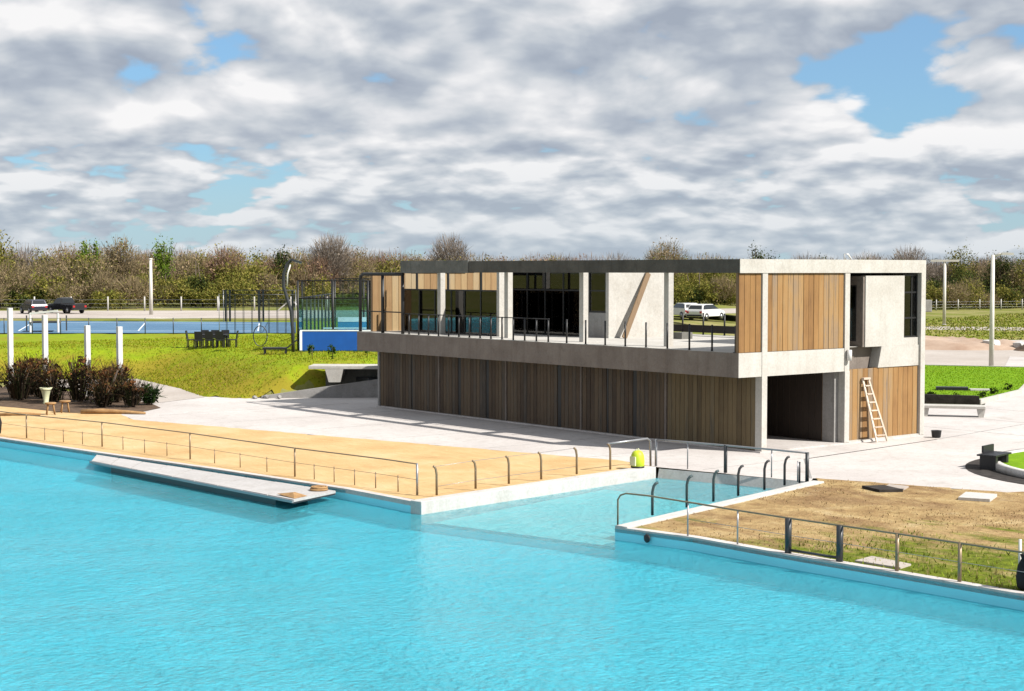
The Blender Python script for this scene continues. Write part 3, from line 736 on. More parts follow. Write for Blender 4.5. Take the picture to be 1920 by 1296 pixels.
# stepladder
lad = thing('stepladder', 'pale wooden stepladder leaning on the boards beside the dark opening', 'ladder', (6.95, -.35, 0)); 
def rail_pt(s, t): return (6.98+s*(.30-.14*t)-.30*t, -.55+.55*t, .04+2.25*t)
for s in (-1, 1):
    mb = MB(); mb.beam(rail_pt(s, 0), rail_pt(s, 1), .045, .085, (1, 0, 0)); mb.build('rail', 'wood_pale', lad)
for i in range(7):
    t = .10+i*.132; a = rail_pt(-1, t); b = rail_pt(1, t)
    mb = MB(); mb.box(a[0]+.02, b[0]-.02, a[1]-.06, a[1]+.07, a[2]-.018, a[2]+.018); mb.build('tread', 'wood_pale', lad)
mb = MB(); a = rail_pt(-1, 1); b = rail_pt(1, 1); mb.box(a[0]-.03, b[0]+.03, a[1]-.09, a[1]+.03, a[2]-.02, a[2]+.05); mb.build('top_cap', 'wood_pale', lad)

# paving apron and slot drain
mb = MB(); mb.prism([(.95, -2.06), (9.35, -1.12), (9.36, -1.18), (.95, -2.13)], -.02, .006); structure(mb.build('slot_drain', 'soil_dark'))
mb = MB(); mb.prism([(9.36, -1.12), (24, 1.4), (24, 1.35), (9.36, -1.18)], -.02, .006); structure(mb.build('slot_drain', 'conc_grey'))
mb = MB(); mb.prism([(-2.6, -5.35), (.95, -2.06), (1.0, -2.12), (-2.55, -5.41)], -.02, .006); structure(mb.build('slot_drain', 'conc_grey'))

# ------------------------------------------------------------------ railings
def hook_post(parent, x, y, h, r, mat, lean=(0, 0), z=.02):
    mb = MB(); lx, ly = lean
    pts = [(x, y, z), (x, y, z+h*.72), (x+lx*.25, y+ly*.25, z+h*.90), (x+lx*.6, y+ly*.6, z+h*.975), (x+lx, y+ly, z+h)]
    mb.tube(pts if lean != (0, 0) else [(x, y, z), (x, y, z+h)], r, 8)
    return mb.build('post', mat, parent)
# 1 beach railing along the pool
ra = Vector((-16.75, 20.6, 0)); rb = Vector((-13.72, -.95, 0))
rl = thing('railing', 'long thin railing on the sand edge behind the floating dock', 'railing', (-15.2, 9.8, 0))
def beach_x(y):
    return float(np.interp(y, [-.95, .62, 4.5, 10.4, 15.7, 20.1, 27], [-13.85, -13.95, -14.5, -14.95, -15.65, -16.65, -17.4]))
mains = [20.1, 15.7, 10.4, 4.5, .9]
top = []
yy = 27.0
for y in np.linspace(27, -.95, 40): top.append((beach_x(y), float(y), .88))
mb = MB(); mb.tube(top, .020, 6); mb.build('top_rail', 'steel_brown', rl)
mb = MB(); mb.tube([(x, y, .44) for x, y, z in top], .007, 4); mb.build('wire', 'steel_brown', rl)
for i, y in enumerate(mains[:-1]):
    hook_post(rl, beach_x(y), y, .88, .028, 'steel_brown')
    y2 = mains[i+1]
    for k in (1, 2, 3):
        q = y+(y2-y)*k/4; hook_post(rl, beach_x(q), q, .46, .016, 'steel_brown')
hook_post(rl, beach_x(.9), .9, .46, .018, 'steel_brown'); hook_post(rl, beach_x(-.1), -.1, .46, .018, 'steel_brown')
hook_post(rl, beach_x(-.95), -.95, .88, .034, 'steel_grey')
# 2 along the left kerb of the ramp
rl = thing('railing', 'brown hooked posts along the left white kerb of the sloping pool entry', 'railing', (-10, -1, 0))
ks = [(-13.62, -1.55), (-12.01, -1.2), (-10.65, -1.0), (-9.31, -.85), (-7.72, -.62), (-6.17, -.42)]
for x, y in ks: hook_post(rl, x, y, .80, .034, 'steel_brown', (-.10, .02), .06)
mb = MB(); mb.tube([(x-.10, y+.02, .85) for x, y in ks[:-1]], .006, 5); mb.build('wire', 'steel_grey', rl)
mb = MB(); mb.tube([(x, y, .3) for x, y in ks[:-1]], .006, 4); mb.build('wire', 'steel_grey', rl)
mb = MB(); mb.tube([(-6.27, -.40, .86), (-5.2, -.35, .88), (-4.5, -.32, .90), (-4.36, -.31, .82), (-4.34, -.31, .02)], .035, 8); mb.build('top_rail', 'steel_grey', rl)
# 3 across the head of the ramp
rl = thing('railing', 'grey pipe railing across the shallow head of the pool entry', 'railing', (-3.8, -3, 0))
hs = [(-4.24, -.45), (-3.98, -1.6), (-3.72, -2.97), (-3.45, -4.6), (-3.30, -5.85)]
mb = MB(); mb.tube([(x, y, .86) for x, y in hs], .030, 8); mb.build('top_rail', 'steel_grey', rl)
for i, (x, y) in enumerate(hs): hook_post(rl, x, y, .86, (.04, .02, .055, .02, .055)[i], ('steel_grey', 'steel_grey', 'steel_dark', 'steel_grey', 'steel_dark')[i])
hook_post(rl, -3.75, -5.95, .62, .03, 'steel_dark'); hook_post(rl, -3.60, -5.75, .62, .02, 'steel_grey')
# 4 right kerb of the ramp: hooked posts
rl = thing('railing', 'dark hooked posts along the right white kerb of the sloping pool entry', 'railing', (-9, -7.3, 0))
for x, y in [(-11.45, -7.80), (-9.85, -7.42), (-8.55, -7.12), (-7.25, -6.80), (-5.82, -6.46), (-4.67, -6.19)]:
    hook_post(rl, x, y, .82, .036, 'steel_green' if x < -8 else 'steel_dark', (.14, -.05), .06)
# 5 right pool edge
rl = thing('railing', 'dark railing on the near pool edge in front of the bare ground', 'railing', (-12.8, -13, 0))
es = [(-13.05, -8.30), (-12.80, -10.4), (-12.72, -11.9), (-12.66, -13.35), (-12.56, -14.7), (-12.46, -16.12), (-12.40, -17.6), (-12.3, -19.4), (-12.2, -21), (-12.1, -23)]
mb = MB(); mb.tube([(-13.06, -8.27, .02), (-13.06, -8.27, .66), (-13.04, -8.34, .77), (-13.0, -8.50, .83), (-12.90, -9.2, .84), (-12.80, -10.4, .82)]+[(x, y, .80) for x, y in es[2:]], .022, 8); mb.build('top_rail', 'steel_brown', rl)
for i, (x, y) in enumerate(es[1:]):
    k = i+1; dark = k in (3, 4)
    hook_post(rl, x, y, .78, .075 if dark else (.02 if k < 3 else .04), 'steel_dark' if dark else ('steel_grey' if k < 3 else 'steel_brown'))
mb = MB(); mb.tube([(*es[3], .1), (*es[4], .1)], .03, 6); mb.build('bottom_rail', 'steel_dark', rl)
mb = MB(); mb.tube([(x, y, .42) for x, y in es[1:]], .006, 4); mb.build('wire', 'steel_grey', rl)

# ------------------------------------------------------------------ floating dock
dk = thing('floating_dock', 'long pale floating dock lying against the sand edge', 'dock', (-16.6, 6.5, WATER_Z))
d0, d1, d2, d3 = Vector((-17.5, 12.4, 0)), Vector((-16.85, .6, 0)), Vector((-15.03, 1.35, 0)), Vector((-16.66, 13.9, 0))
ZT = -.02
def inset(f): 
    m = (d0+d1+d2+d3)/4; return [tuple((p+(m-p).normalized()*f).xy) for p in (d0, d1, d2, d3)]
mb = MB(); mb.prism(inset(1.1), ZT-.60, ZT-.10); mb.build('float', 'steel_green', dk)
mb = MB(); mb.prism(inset(.03), ZT-.11, ZT-.066); mb.build('frame', 'steel_dark', dk)
for i in range(9):
    a = i/9+.002; b = (i+1)/9-.002
    q = [d0.lerp(d1, a), d0.lerp(d1, b), d3.lerp(d2, b), d3.lerp(d2, a)]
    mb = MB(); mb.prism([tuple(p.xy) for p in q], ZT-.065, ZT+random.uniform(-.004, .004)); mb.build('deck_panel', 'deck', dk)
mb = MB(); n = Vector((-.045, 0, 0)); mb.beam(d0+n+Vector((0, 0, ZT-.045)), d1+n+Vector((0, 0, ZT-.045)), .05, .07); mb.build('edge_strip', 'steel_grey', dk)
mb = MB()
for k in range(5):
    rr = (.24, .17, .10, .22, .15)[k]; mb.tube([(-15.35+rr*math.cos(t)*random.uniform(.93, 1.07), 1.75+rr*math.sin(t), ZT+.035+(.055 if k > 2 else 0)) for t in np.linspace(0, 2*math.pi, 17)], .032, 6)
tag(mb.build('rope_coil', 'drift'), 'brown coil of rope on the near end of the dock', 'rope')
mb = MB(); mb.add([(-16.75, .75, ZT+.01), (-16.2, .98, ZT+.01), (-16.25, 1.45, ZT+.05), (-16.75, 1.7, ZT+.04), (-16.55, 1.15, ZT+.12), (-16.4, 1.3, ZT+.10)], [(0, 1, 4), (1, 2, 5, 4), (2, 3, 5), (3, 4, 5), (3, 0, 4)])
tag(mb.build('tarpaulin', 'drift'), 'crumpled tan tarpaulin at the near corner of the dock', 'tarpaulin')

# ------------------------------------------------------------------ small things round the pool
bag = thing('equipment_bag', 'lime yellow upright bag on the kerb at the head of the pool entry', 'bag', (-5.2, -.62, .06))
mb = MB(); mb.lathe([(.17, 0), (.21, .05), (.22, .21), (.20, .40), (.15, .50), (.08, .54)], 14, (-5.2, -.62, .06)); mb.build('body', 'lime', bag)
mb = MB(); mb.tube([(-5.27, -.62, .58), (-5.24, -.62, .65), (-5.16, -.62, .65), (-5.13, -.62, .58)], .016, 6); mb.build('handle', 'lime_pale', bag)
mb = MB(); mb.box(-5.42, -5.38, -.74, -.50, .14, .42); mb.build('pocket', 'lime_pale', bag)
mb = MB(); mb.lathe([(.16, -.01), (.22, .0), (.22, .04), (.18, .06)], 12, (-5.2, -.62, .07)); mb.build('base', 'black_plastic', bag)

bn = thing('bench', 'black backless bench on the pale paving by the round lawn', 'bench', (3.55, -7.55, 0))
bdir = Vector((.98, .2, 0)).normalized(); bnn = Vector((-bdir.y, bdir.x, 0)); bc = Vector((3.7, -7.45, 0))
for k in range(4):
    q = bc+bnn*(-.24+.16*k); mb = MB(); mb.beam(q-bdir*.62+Vector((0,0,.46)), q+bdir*.62+Vector((0,0,.46)), .14, .05); mb.build('slat', 'black_plastic', bn)
for s in (-1, 1):
    q = bc+bdir*.42*s; mb = MB(); mb.beam(q-bnn*.26+Vector((0,0,.22)), q+bnn*.26+Vector((0,0,.22)), .16, .43); mb.build('leg', 'black_plastic', bn)
mb = MB(); q = bc+bnn*.30; mb.beam(q-bdir*.2+Vector((0,0,.60)), q+bdir*.62+Vector((0,0,.60)), .06, .22); mb.build('backrest', 'black_plastic', bn)

sk = thing('rubbish_sack', 'black sack tied to pale stakes at the near pool edge', 'sack', (-12.05, -18.75, 0))
mb = MB(); mb.lathe([(.12, .02), (.18, .07), (.20, .26), (.17, .48), (.10, .62), (.13, .70)], 12, (-12.0, -18.85, 0)); mb.build('body', 'black_cloth', sk)
mb = MB(); mb.lathe([(.12, .02), (.17, .1), (.17, .35), (.12, .6)], 10, (-11.95, -19.25, 0)); mb.build('bundle', 'black_cloth', sk)
for x, y in ((-11.85, -18.6), (-12.1, -19.05)):
    mb = MB(); mb.tube([(x, y, 0), (x, y, .95)], .035, 6); mb.build('stake', 'cream_paint', sk)
mb = MB(); mb.prism([(-3.15, -7.75), (-2.55, -8.05), (-2.85, -8.95), (-3.45, -8.6)], .012, .09); tag(mb.build('paving_slab', 'soil_dark'), 'dark brown slab lying on the bare ground', 'slab')
mb = MB(); mb.prism([(-2.95, -8.25), (-2.1, -7.9), (-2.0, -8.5), (-2.55, -8.75)], .012, .06); tag(mb.build('paving_slab', 'road'), 'thin tan slab touching the dark brown slab on the bare ground', 'slab')
mb = MB(); mb.prism([(-2.95, -10.85), (-1.9, -10.35), (-1.6, -11.15), (-2.6, -11.6)], .012, .09); tag(mb.build('paving_slab', 'curb'), 'pale slab on the bare ground near the round lawn', 'slab')
mb = MB(); mb.prism([(-12.3, -14.9), (-11.6, -14.8), (-11.7, -15.9), (-12.2, -16.0)], .012, .05); tag(mb.build('paving_slab', 'road'), 'pale slab beside the near railing at the pool edge', 'slab')
mb = MB(); mb.lathe([(.05, 0), (.10, .0), (.105, .02), (.08, .035)], 12, (0, 0, 0)); o = mb.build('pool_inlet', 'black_plastic'); o.location = (-13.10, -9.35, -.14); o.rotation_euler = (0, -math.pi/2, 0); tag(o, 'small black inlet on the cyan pool wall near the ramp corner', 'inlet')

# ------------------------------------------------------------------ concrete benches
def concrete_bench(label, a, b, depth, zb, zt, th, legs, group):
    a = Vector((*a, 0)); b = Vector((*b, 0)); d = (b-a).normalized(); n = Vector((0,0,1)).cross(d)
    c = (a+b)/2; t = thing('concrete_bench', label, 'bench', (c.x, c.y, zb), group=group)
    p = [a, b, b+n*depth, a+n*depth]
    mb = MB(); mb.prism([tuple(q.xy) for q in p], zt-th, zt); mb.build('top', 'conc_white', t, bevel=.015)
    for s, w in legs:
        q = a.lerp(b, s)
        mb = MB()
        u0, u1 = q-d*w*.30, q+d*w*.30; v0, v1 = q-d*w*.5, q+d*w*.5
        mb.add([(*u0.xy, zb), (*u1.xy, zb), (*(u1+n*depth*.9).xy, zb), (*(u0+n*depth*.9).xy, zb), (*v0.xy, zt-th), (*v1.xy, zt-th), (*(v1+n*depth*.9).xy, zt-th), (*(v0+n*depth*.9).xy, zt-th)],
               [(0,3,2,1),(4,5,6,7),(0,1,5,4),(1,2,6,5),(2,3,7,6),(3,0,4,7)])
        mb.build('leg', 'conc_white', t)
    return t
concrete_bench('long pale concrete bench in front of the right lawn', (18.7, 3.2), (16.9, 5.6), .8, 0, .48, .12, ((.06, .34), (.82, .3)), 'concrete benches')
mb = MB(); mb.prism([(22.2, 9.0), (23.5, 6.8), (23.6, 7.0), (22.3, 9.2)], 0, .4)
structure(mb.build('low_wall', 'soil_dark'))
concrete_bench('broad concrete ledge on tapered legs at the foot of the bank', (1.3, 29.7), (5.3, 26.3), 1.6, .75, 1.55, .16, ((.24, .9), (.76, .6)), 'concrete benches')
mb = MB(); a = Vector((-.75, 30.7, 0)); b = Vector((4.2, 27.3, 0)); n = Vector((.57, .82, 0))*.35
mb.add([(*a.xy, 0), (*b.xy, 0), (*(b+n).xy, 0), (*(a+n).xy, 0), (*a.xy, .10), (*b.xy, .95), (*(b+n).xy, .95), (*(a+n).xy, .10)], [(0,3,2,1),(4,5,6,7),(0,1,5,4),(1,2,6,5),(2,3,7,6),(3,0,4,7)])
tag(mb.build('retaining_wall', 'conc_grey'), 'grey sloping retaining wall at the right foot of the grass bank', 'wall')
mb = MB(); mb.prism([(2.5, 30.05), (6.6, 26.6), (6.85, 26.9), (2.75, 30.35)], 0, 1.38); tag(mb.build('retaining_wall', 'conc_dark'), 'dark backing added behind the concrete ledge, standing for the shade under it', 'wall')  # dark backing added to fill in the shadow under the ledge
mb = MB(); mb.box(3.6, 5.2, 27.9, 29.0, 0, .95); tag(mb.build('equipment_box', 'steel_dark', bevel=.02), 'dark box in the shade under the concrete ledge', 'box')
for i in range(0, 7, 3):
    mb = MB(); s = random.uniform(.12, .2)
    for _ in range(1):
        bm = bmesh.new(); bmesh.ops.create_icosphere(bm, subdivisions=1, radius=s)
        for v in bm.verts: v.co *= random.uniform(.75, 1.15); v.co.z *= .7
        me = bpy.data.meshes.new('stone'); bm.to_mesh(me); bm.free(); me.materials.append(MATS['conc_grey'])
    o = bpy.data.objects.new('stone', me); COL.objects.link(o); o.location = (-1.1+i*.14+random.uniform(-.1, .1), 30.6-.1*i+random.uniform(-.15, .15), .08)
    tag(o, {0: 'leftmost', 3: 'middle', 6: 'rightmost'}[i]+' of three grey rubble stones at the low end of the retaining wall', 'stone', 'rubble by the retaining wall')

# ------------------------------------------------------------------ white posts, planting
for (x, y), h, lb in (((-5.98, 35.3), 3.48, 'white post nearest the path, rightmost of four'), ((-6.8, 37.2), 3.5, 'white post, second from the right of four'),
                      ((-7.5, 40.8), 3.95, 'white post, third from the right of four'), ((-8.0, 44.2), 4.25, 'white post, leftmost of four behind the brown shrubs')):
    t = thing('post', lb, 'post', (x, y, 0), group='white posts by the planting bed')
    mb = MB(); mb.box(x-.12, x+.12, y-.12, y+.12, 0, h); mb.build('shaft', 'white_paint', t, bevel=.012)
    mb = MB(); mb.box(x-.22, x+.22, y-.22, y+.22, 0, .12); mb.build('base', 'conc_white', t)

def blades(n, cx, cy, cz, rad, h, w, cols, lean=.7, rng=RNG):
    """upright strap leaves fanning from a base: two quads each, bent outward"""
    a = rng.uniform(0, 2*np.pi, n); r0 = rad*.35*np.sqrt(rng.uniform(0, 1, n)); L_ = h*rng.uniform(.55, 1.1, n); ln = lean*rng.uniform(.2, 1.0, n)
    bx = cx+r0*np.cos(a); by = cy+r0*np.sin(a); tx = np.cos(a); ty = np.sin(a); px, py = -ty, tx
    ww = w*rng.uniform(.6, 1.3, n)
    def row(t, k): 
        o = L_*ln*t*t; return np.stack([bx+tx*o+px*ww*k, by+ty*o+py*ww*k, cz+L_*(t-.25*ln*t*t)], -1), np.stack([bx+tx*o-px*ww*k, by+ty*o-py*ww*k, cz+L_*(t-.25*ln*t*t)], -1)
    A0, B0 = row(np.zeros(n), .5); A1, B1 = row(np.full(n, .6), .55); A2, B2 = row(np.ones(n), .12)
    V_ = np.concatenate([A0, B0, A1, B1, A2, B2]); i = np.arange(n)
    F_ = np.concatenate([np.stack([i, n+i, 3*n+i, 2*n+i], -1), np.stack([2*n+i, 3*n+i, 5*n+i, 4*n+i], -1)])
    c = np.array(cols)[rng.integers(0, len(cols), n)]*rng.uniform(.7, 1.3, (n, 1))
    return V_, F_, np.concatenate([c, c])
def leaves(n, c, rad, size, cols, clumps=16, fill=.5, rng=RNG, flat=.0):
    """leaf quads gathered in clumps through an ellipsoid"""
    cc = rng.normal(size=(clumps, 3)); cc /= np.linalg.norm(cc, axis=1)[:, None]; cc *= rng.uniform(.35, 1.0, (clumps, 1))**.6
    k = rng.integers(0, clumps, n)
    p = cc[k]*.8+rng.normal(size=(n, 3))*.20*rng.uniform(.5, 1.3, (clumps, 1))[k]
    p = p*np.array(rad)+np.array(c)
    u = rng.normal(size=(n, 3)); u /= np.linalg.norm(u, axis=1)[:, None]
    w = np.cross(u, rng.normal(size=(n, 3))); w /= np.linalg.norm(w, axis=1)[:, None]
    s = size*rng.uniform(.5, 1.4, (n, 1))
    V_ = np.concatenate([p-u*s-w*s*.15, p+w*s*.55, p+u*s+w*s*.15, p-w*s*.55]); i = np.arange(n)
    tone = rng.uniform(.82, 1.18, (clumps, 1))[k]
    return V_, np.stack([i, n+i, 2*n+i, 3*n+i], -1), np.array(cols)[rng.integers(0, len(cols), n)]*tone*rng.uniform(.75, 1.25, (n, 1))
def twigs(n, c, rad, length, width, cols, rng=RNG):
    """bare twigs: long thin quads sweeping up and out"""
    d = rng.normal(size=(n, 3)); d /= np.linalg.norm(d, axis=1)[:, None]
    p = d*rng.uniform(.15, .95, (n, 1))**.6
    out = p*1.0+np.array([0, 0, .9])+rng.normal(size=(n, 3))*.35; out /= np.linalg.norm(out, axis=1)[:, None]
    p = p*np.array(rad)+np.array(c)
    w = np.cross(out, rng.normal(size=(n, 3))); w /= np.linalg.norm(w, axis=1)[:, None]
    l = length*rng.uniform(.4, 1.3, (n, 1)); ww = width*rng.uniform(.6, 1.4, (n, 1))
    V_ = np.concatenate([p-w*ww, p+w*ww, p+out*l+w*ww*.25, p+out*l-w*ww*.25]); i = np.arange(n)
    return V_, np.stack([i, n+i, 2*n+i, 3*n+i], -1), np.array(cols)[rng.integers(0, len(cols), n)]*rng.uniform(.7, 1.3, (n, 1))
def join(parts):
    V_, F_, C_ = [], [], []; k = 0
    for v, f, c in parts: V_.append(v); F_.append(f+k); C_.append(c); k += len(v)
    return np.concatenate(V_), np.concatenate(F_), np.concatenate(C_)

BRN = [(.10, .045, .022), (.055, .032, .020), (.035, .026, .020), (.16, .075, .03), (.028, .024, .018)]
shr = [(-11.6, 38.6, 1.7, 1.5, 'tall dark brown shrub at the left edge of the picture'), (-10.4, 36.8, 1.8, 1.4, 'dark brown shrub left of the leftmost white posts'),
       (-9.2, 37.0, 1.9, 1.3, 'bronze shrub in front of the third white post from the right'), (-9.6, 34.6, 1.5, 1.2, 'dark shrub behind the pale urn'),
       (-8.5, 34.2, 2.0, 1.3, 'tall reddish shrub between the middle white posts'), (-8.2, 31.9, 1.7, 1.3, 'rust-tipped shrub right of the pale urn'),
       (-7.3, 32.8, 1.7, 1.2, 'rust-tipped shrub in front of the second white post from the right'), (-7.9, 29.9, 1.2, 1.1, 'low twiggy shrub in front of the rightmost white post'),
       (-6.9, 34.0, 1.6, 1.0, 'dark shrub touching the rightmost white post'), (-6.7, 30.6, .8, .9, 'small dark green shrub at the right end of the planting bed'),
       (-12.4, 36.2, 1.2, 1.1, 'low brown shrub at the left edge by the sand'), (-9.0, 30.6, 1.1, 1.0, 'low scrubby shrub at the sandy front of the planting bed'),
       (-8.8, 39.6, 1.8, 1.3, 'dark shrub behind the leftmost white posts')]
for x, y, h, r, lb in shr:
    h *= 1.1; r *= .82
    t = thing('shrub', lb, 'shrub', (x, y, 0), group='shrubs in the planting bed', world=False)
    green = 'green' in lb
    cols = [(.02, .045, .012), (.035, .06, .015), (.012, .02, .01)] if green else BRN
    TIP = cols if green else [(.17, .075, .03), (.10, .05, .025), (.06, .035, .02), (.10, .075, .03)]
    DK = cols if green else [(.022, .018, .014), (.035, .026, .018), (.05, .035, .022), (.03, .034, .016)]
    parts = [blades(int(90*r), 0, 0, .1, r*1.2, h*.9, .05, DK, .8), leaves(int(210*r), (0, 0, h*.42), (r*.78, r*.78, h*.40), .10, DK, 22), leaves(int(140*r), (0, 0, h*.74), (r*.72, r*.72, h*.26), .10, TIP, 14), twigs(int(150*r), (0, 0, h*.62), (r*.8, r*.8, h*.32), .5, .014, TIP+DK)]
    o = np_mesh('foliage', *join(parts)[:2], 'foliage', join(parts)[2]) if False else None
    v, f, c = join(parts); o = np_mesh('foliage', v, f, 'foliage', c); o.parent = t
    mb = MB()
    for k in range(7):
        a = random.uniform(0, 6.28); q = r*.5
        mb.tube([(.1*math.cos(a), .1*math.sin(a), 0), (q*.5*math.cos(a), q*.5*math.sin(a), h*.45), (q*math.cos(a+.3), q*math.sin(a+.3), h*.85)], [.035, .022, .008], 5)
    o = mb.build('stem', 'bark'); o.parent = t
# pale urn, stools, driftwood
u = thing('urn', 'pale yellow-green flared urn in front of the brown shrubs', 'urn', (-10.25, 34.0, 0))
mb = MB(); mb.lathe([(.12, 0), (.15, .05), (.11, .13), (.15, .38), (.22, .66), (.30, .78), (.27, .78), (.18, .55)], 18, (-10.25, 34.0, 0)); mb.build('body', 'lime_pale', u)
for (x, y, lb) in ((-12.2, 28.7, 'small brown stool on the sand, nearer the water'), (-11.3, 29.3, 'small brown stool on the sand, beside the planting bed')):
    s = thing('stool', lb, 'stool', (x, y, 0), group='wooden stools on the sand')
    mb = MB(); mb.lathe([(.2, .46), (.24, .48), (.24, .53), (.2, .54)], 14, (x, y, 0)); mb.build('seat', 'drift', s)
    for k in range(4):
        a = k*math.pi/2+.5; mb = MB(); mb.tube([(x+.15*math.cos(a), y+.15*math.sin(a), .47), (x+.24*math.cos(a), y+.24*math.sin(a), 0)], .025, 6); mb.build('leg', 'drift', s)
mb = MB(); mb.tube([(-11.0, 28.3, .10), (-10.3, 27.7, .13), (-9.5, 27.0, .09), (-9.0, 26.2, .07)], [.10, .11, .08, .05], 8); tag(mb.build('log', 'drift'), 'bent driftwood log on the sand before the shrubs', 'log')
mb = MB(); mb.tube([(-14.2, 29.6, .06), (-13.4, 29.2, .08), (-12.7, 28.6, .06)], [.06, .08, .05], 7); tag(mb.build('log', 'drift'), 'short log on the sand at the far left', 'log')
mb = MB(); mb.lathe([(.2, 0), (.3, .1), (.34, .5), (.26, .8), (.1, .92)], 12, (-17.25, 21.9, 0)); tag(mb.build('rubbish_sack', 'black_cloth'), 'black bundle at the far left pool edge', 'sack')

# ------------------------------------------------------------------ things on the raised lawn
def chair(name, label, group):
    t = thing(name, label, 'chair', group=group, world=False)
    mb = MB(); mb.box(-.24, .24, -.24, .24, .43, .48); mb.build('seat', 'steel_black', t)
    mb = MB(); mb.add([(-.24, .20, .50), (.24, .20, .50), (.24, .24, .50), (-.24, .24, .50), (-.24, .28, 1.0), (.24, .28, 1.0), (.24, .32, 1.0), (-.24, .32, 1.0)], [(0,3,2,1),(4,5,6,7),(0,1,5,4),(1,2,6,5),(2,3,7,6),(3,0,4,7)]); mb.build('backrest', 'steel_black', t)
    for x in (-.2, .2):
        for y in (-.2, .2):
            mb = MB(); mb.box(x-.025, x+.025, y-.025, y+.025, 0, .43); mb.build('leg', 'steel_black', t)
    return t
tz = hz(5.9, 48.4)
tb = thing('garden_table', 'black garden table ringed by chairs on the raised lawn', 'table', (5.95, 48.4, tz), R(-38), world=False)
mb = MB(); mb.box(-.95, .95, -.5, .5, .72, .78); mb.build('tabletop', 'steel_black', tb)
for x in (-.8, .8):
    for y in (-.4, .4):
        mb = MB(); mb.box(x-.04, x+.04, y-.04, y+.04, 0, .72); mb.build('leg', 'steel_black', tb)
names = {(-1, 0): 'black chair at the left end of the lawn table', (1, 0): 'black chair at the right end of the lawn table'}
c0 = None; cr_ = math.cos(R(-38)); sr_ = math.sin(R(-38))
def lx(x, y): return (5.95+x*cr_-y*sr_, 48.4+x*sr_+y*cr_)
spots = [(-1.25, 0, 90, 'black chair at the left end of the lawn table'), (1.25, 0, -90, 'black chair at the right end of the lawn table')]
for i, x in enumerate((-.62, 0, .62)):
    nm = ('left', 'middle', 'right')[i]
    spots.append((x, -.78, 180, f'{nm} black chair on the near side of the lawn table')); spots.append((x, .78, 0, f'{nm} black chair on the far side of the lawn table'))
for x, y, a, lb in spots:
    c = chair('garden_chair', lb, 'chairs round the lawn table') if c0 is None else copy_tree(c0)
    c0 = c0 or c; c['label'] = lb
    q = lx(x, y); c.location = (*q, hz(*q)); c.rotation_euler = (0, 0, R(-38+a))
zb = hz(5.4, 39.4)
lb_ = thing('sun_lounger', 'low black lounger on the lawn beside the curved light pole', 'lounger', (5.4, 39.4, zb), R(-35), world=False)
mb = MB(); mb.box(-.95, .35, -.32, .32, .26, .36); mb.build('seat', 'black_plastic', lb_)
mb = MB(); mb.add([(.35, -.32, .27), (.35, .32, .27), (.35, .32, .36), (.35, -.32, .36), (.9, -.32, .72), (.9, .32, .72), (.9, .32, .80), (.9, -.32, .80)], [(0,3,2,1),(4,5,6,7),(0,1,5,4),(1,2,6,5),(2,3,7,6),(3,0,4,7)]); mb.build('backrest', 'black_plastic', lb_)
for x in (-.85, .3):
    for y in (-.26, .26):
        mb = MB(); mb.box(x-.05, x+.05, y-.04, y+.04, 0, .26); mb.build('leg', 'black_plastic', lb_)
mb = MB(); q0 = hz(8.9, 47.8)
mb.tube([(8.9+.42*math.cos(t)*.79, 47.8-.42*math.cos(t)*.61, q0+.62+.62*math.sin(t)) for t in np.linspace(0, 2*math.pi, 25)], .03, 6); tag(mb.build('garden_hoop', 'steel_dark'), 'thin dark hoop standing on the lawn right of the table', 'hoop')
for x, y, lb in ((4.5, 34.6, 'small leafy plant on the bank, left of three below the blue screen'), (5.4, 34.0, 'small leafy plant on the bank, middle of three below the blue screen'), (7.9, 34.5, 'small leafy plant on the bank beside the pavilion corner')):
    t = thing('young_plant', lb, 'plant', (x, y, hz(x, y)), group='young plants on the bank', world=False)
    v, f, c = leaves(160, (0, 0, .45), (.28, .28, .35), .06, [(.03, .06, .012), (.05, .09, .015)], 10); o = np_mesh('foliage', v, f, 'foliage', c); o.parent = t
    mb = MB(); mb.tube([(0, 0, -.05), (0, 0, .6)], .02, 5); o = mb.build('stem', 'bark'); o.parent = t

# curved light pole
def arc_pole(x, y, z, label):
    t = thing('light_pole', label, 'lamp post', (x, y, z))
    ex, ey = .79, -.61       # across the view
    prof = [(0.10, 0), (.08, 1.2), (.0, 2.3), (-.22, 3.0), (-.42, 3.7), (-.40, 4.4), (-.22, 4.95), (.05, 5.22), (.22, 5.15)]
    mb = MB(); mb.tube([(x+ex*a, y+ey*a, z+h) for a, h in prof], [.10, .10, .10, .10, .10, .095, .09, .085, .08], 10); mb.build('mast', 'steel_dark', t)
    mb = MB(); mb.tube([(x+ex*(a+.19), y+ey*(a+.19)-.02, z+h) for a, h in prof[4:7]], [.04, .05, .04], 8); mb.build('stripe', 'white_paint', t)
    mb = MB(); mb.beam((x+ex*.05, y+ey*.05, z+5.22), (x+ex*.62, y+ey*.62, z+5.05), .30, .12); mb.build('head', 'steel_dark', t)
    mb = MB(); mb.beam((x+ex*.22, y+ey*.22, z+5.10), (x+ex*.58, y+ey*.58, z+4.98), .24, .03); mb.build('lens', 'lamp_lens', t)
arc_pole(6.9, 40.75, hz(6.9, 40.75), 'tall dark light pole with a bowed top beside the glass court')

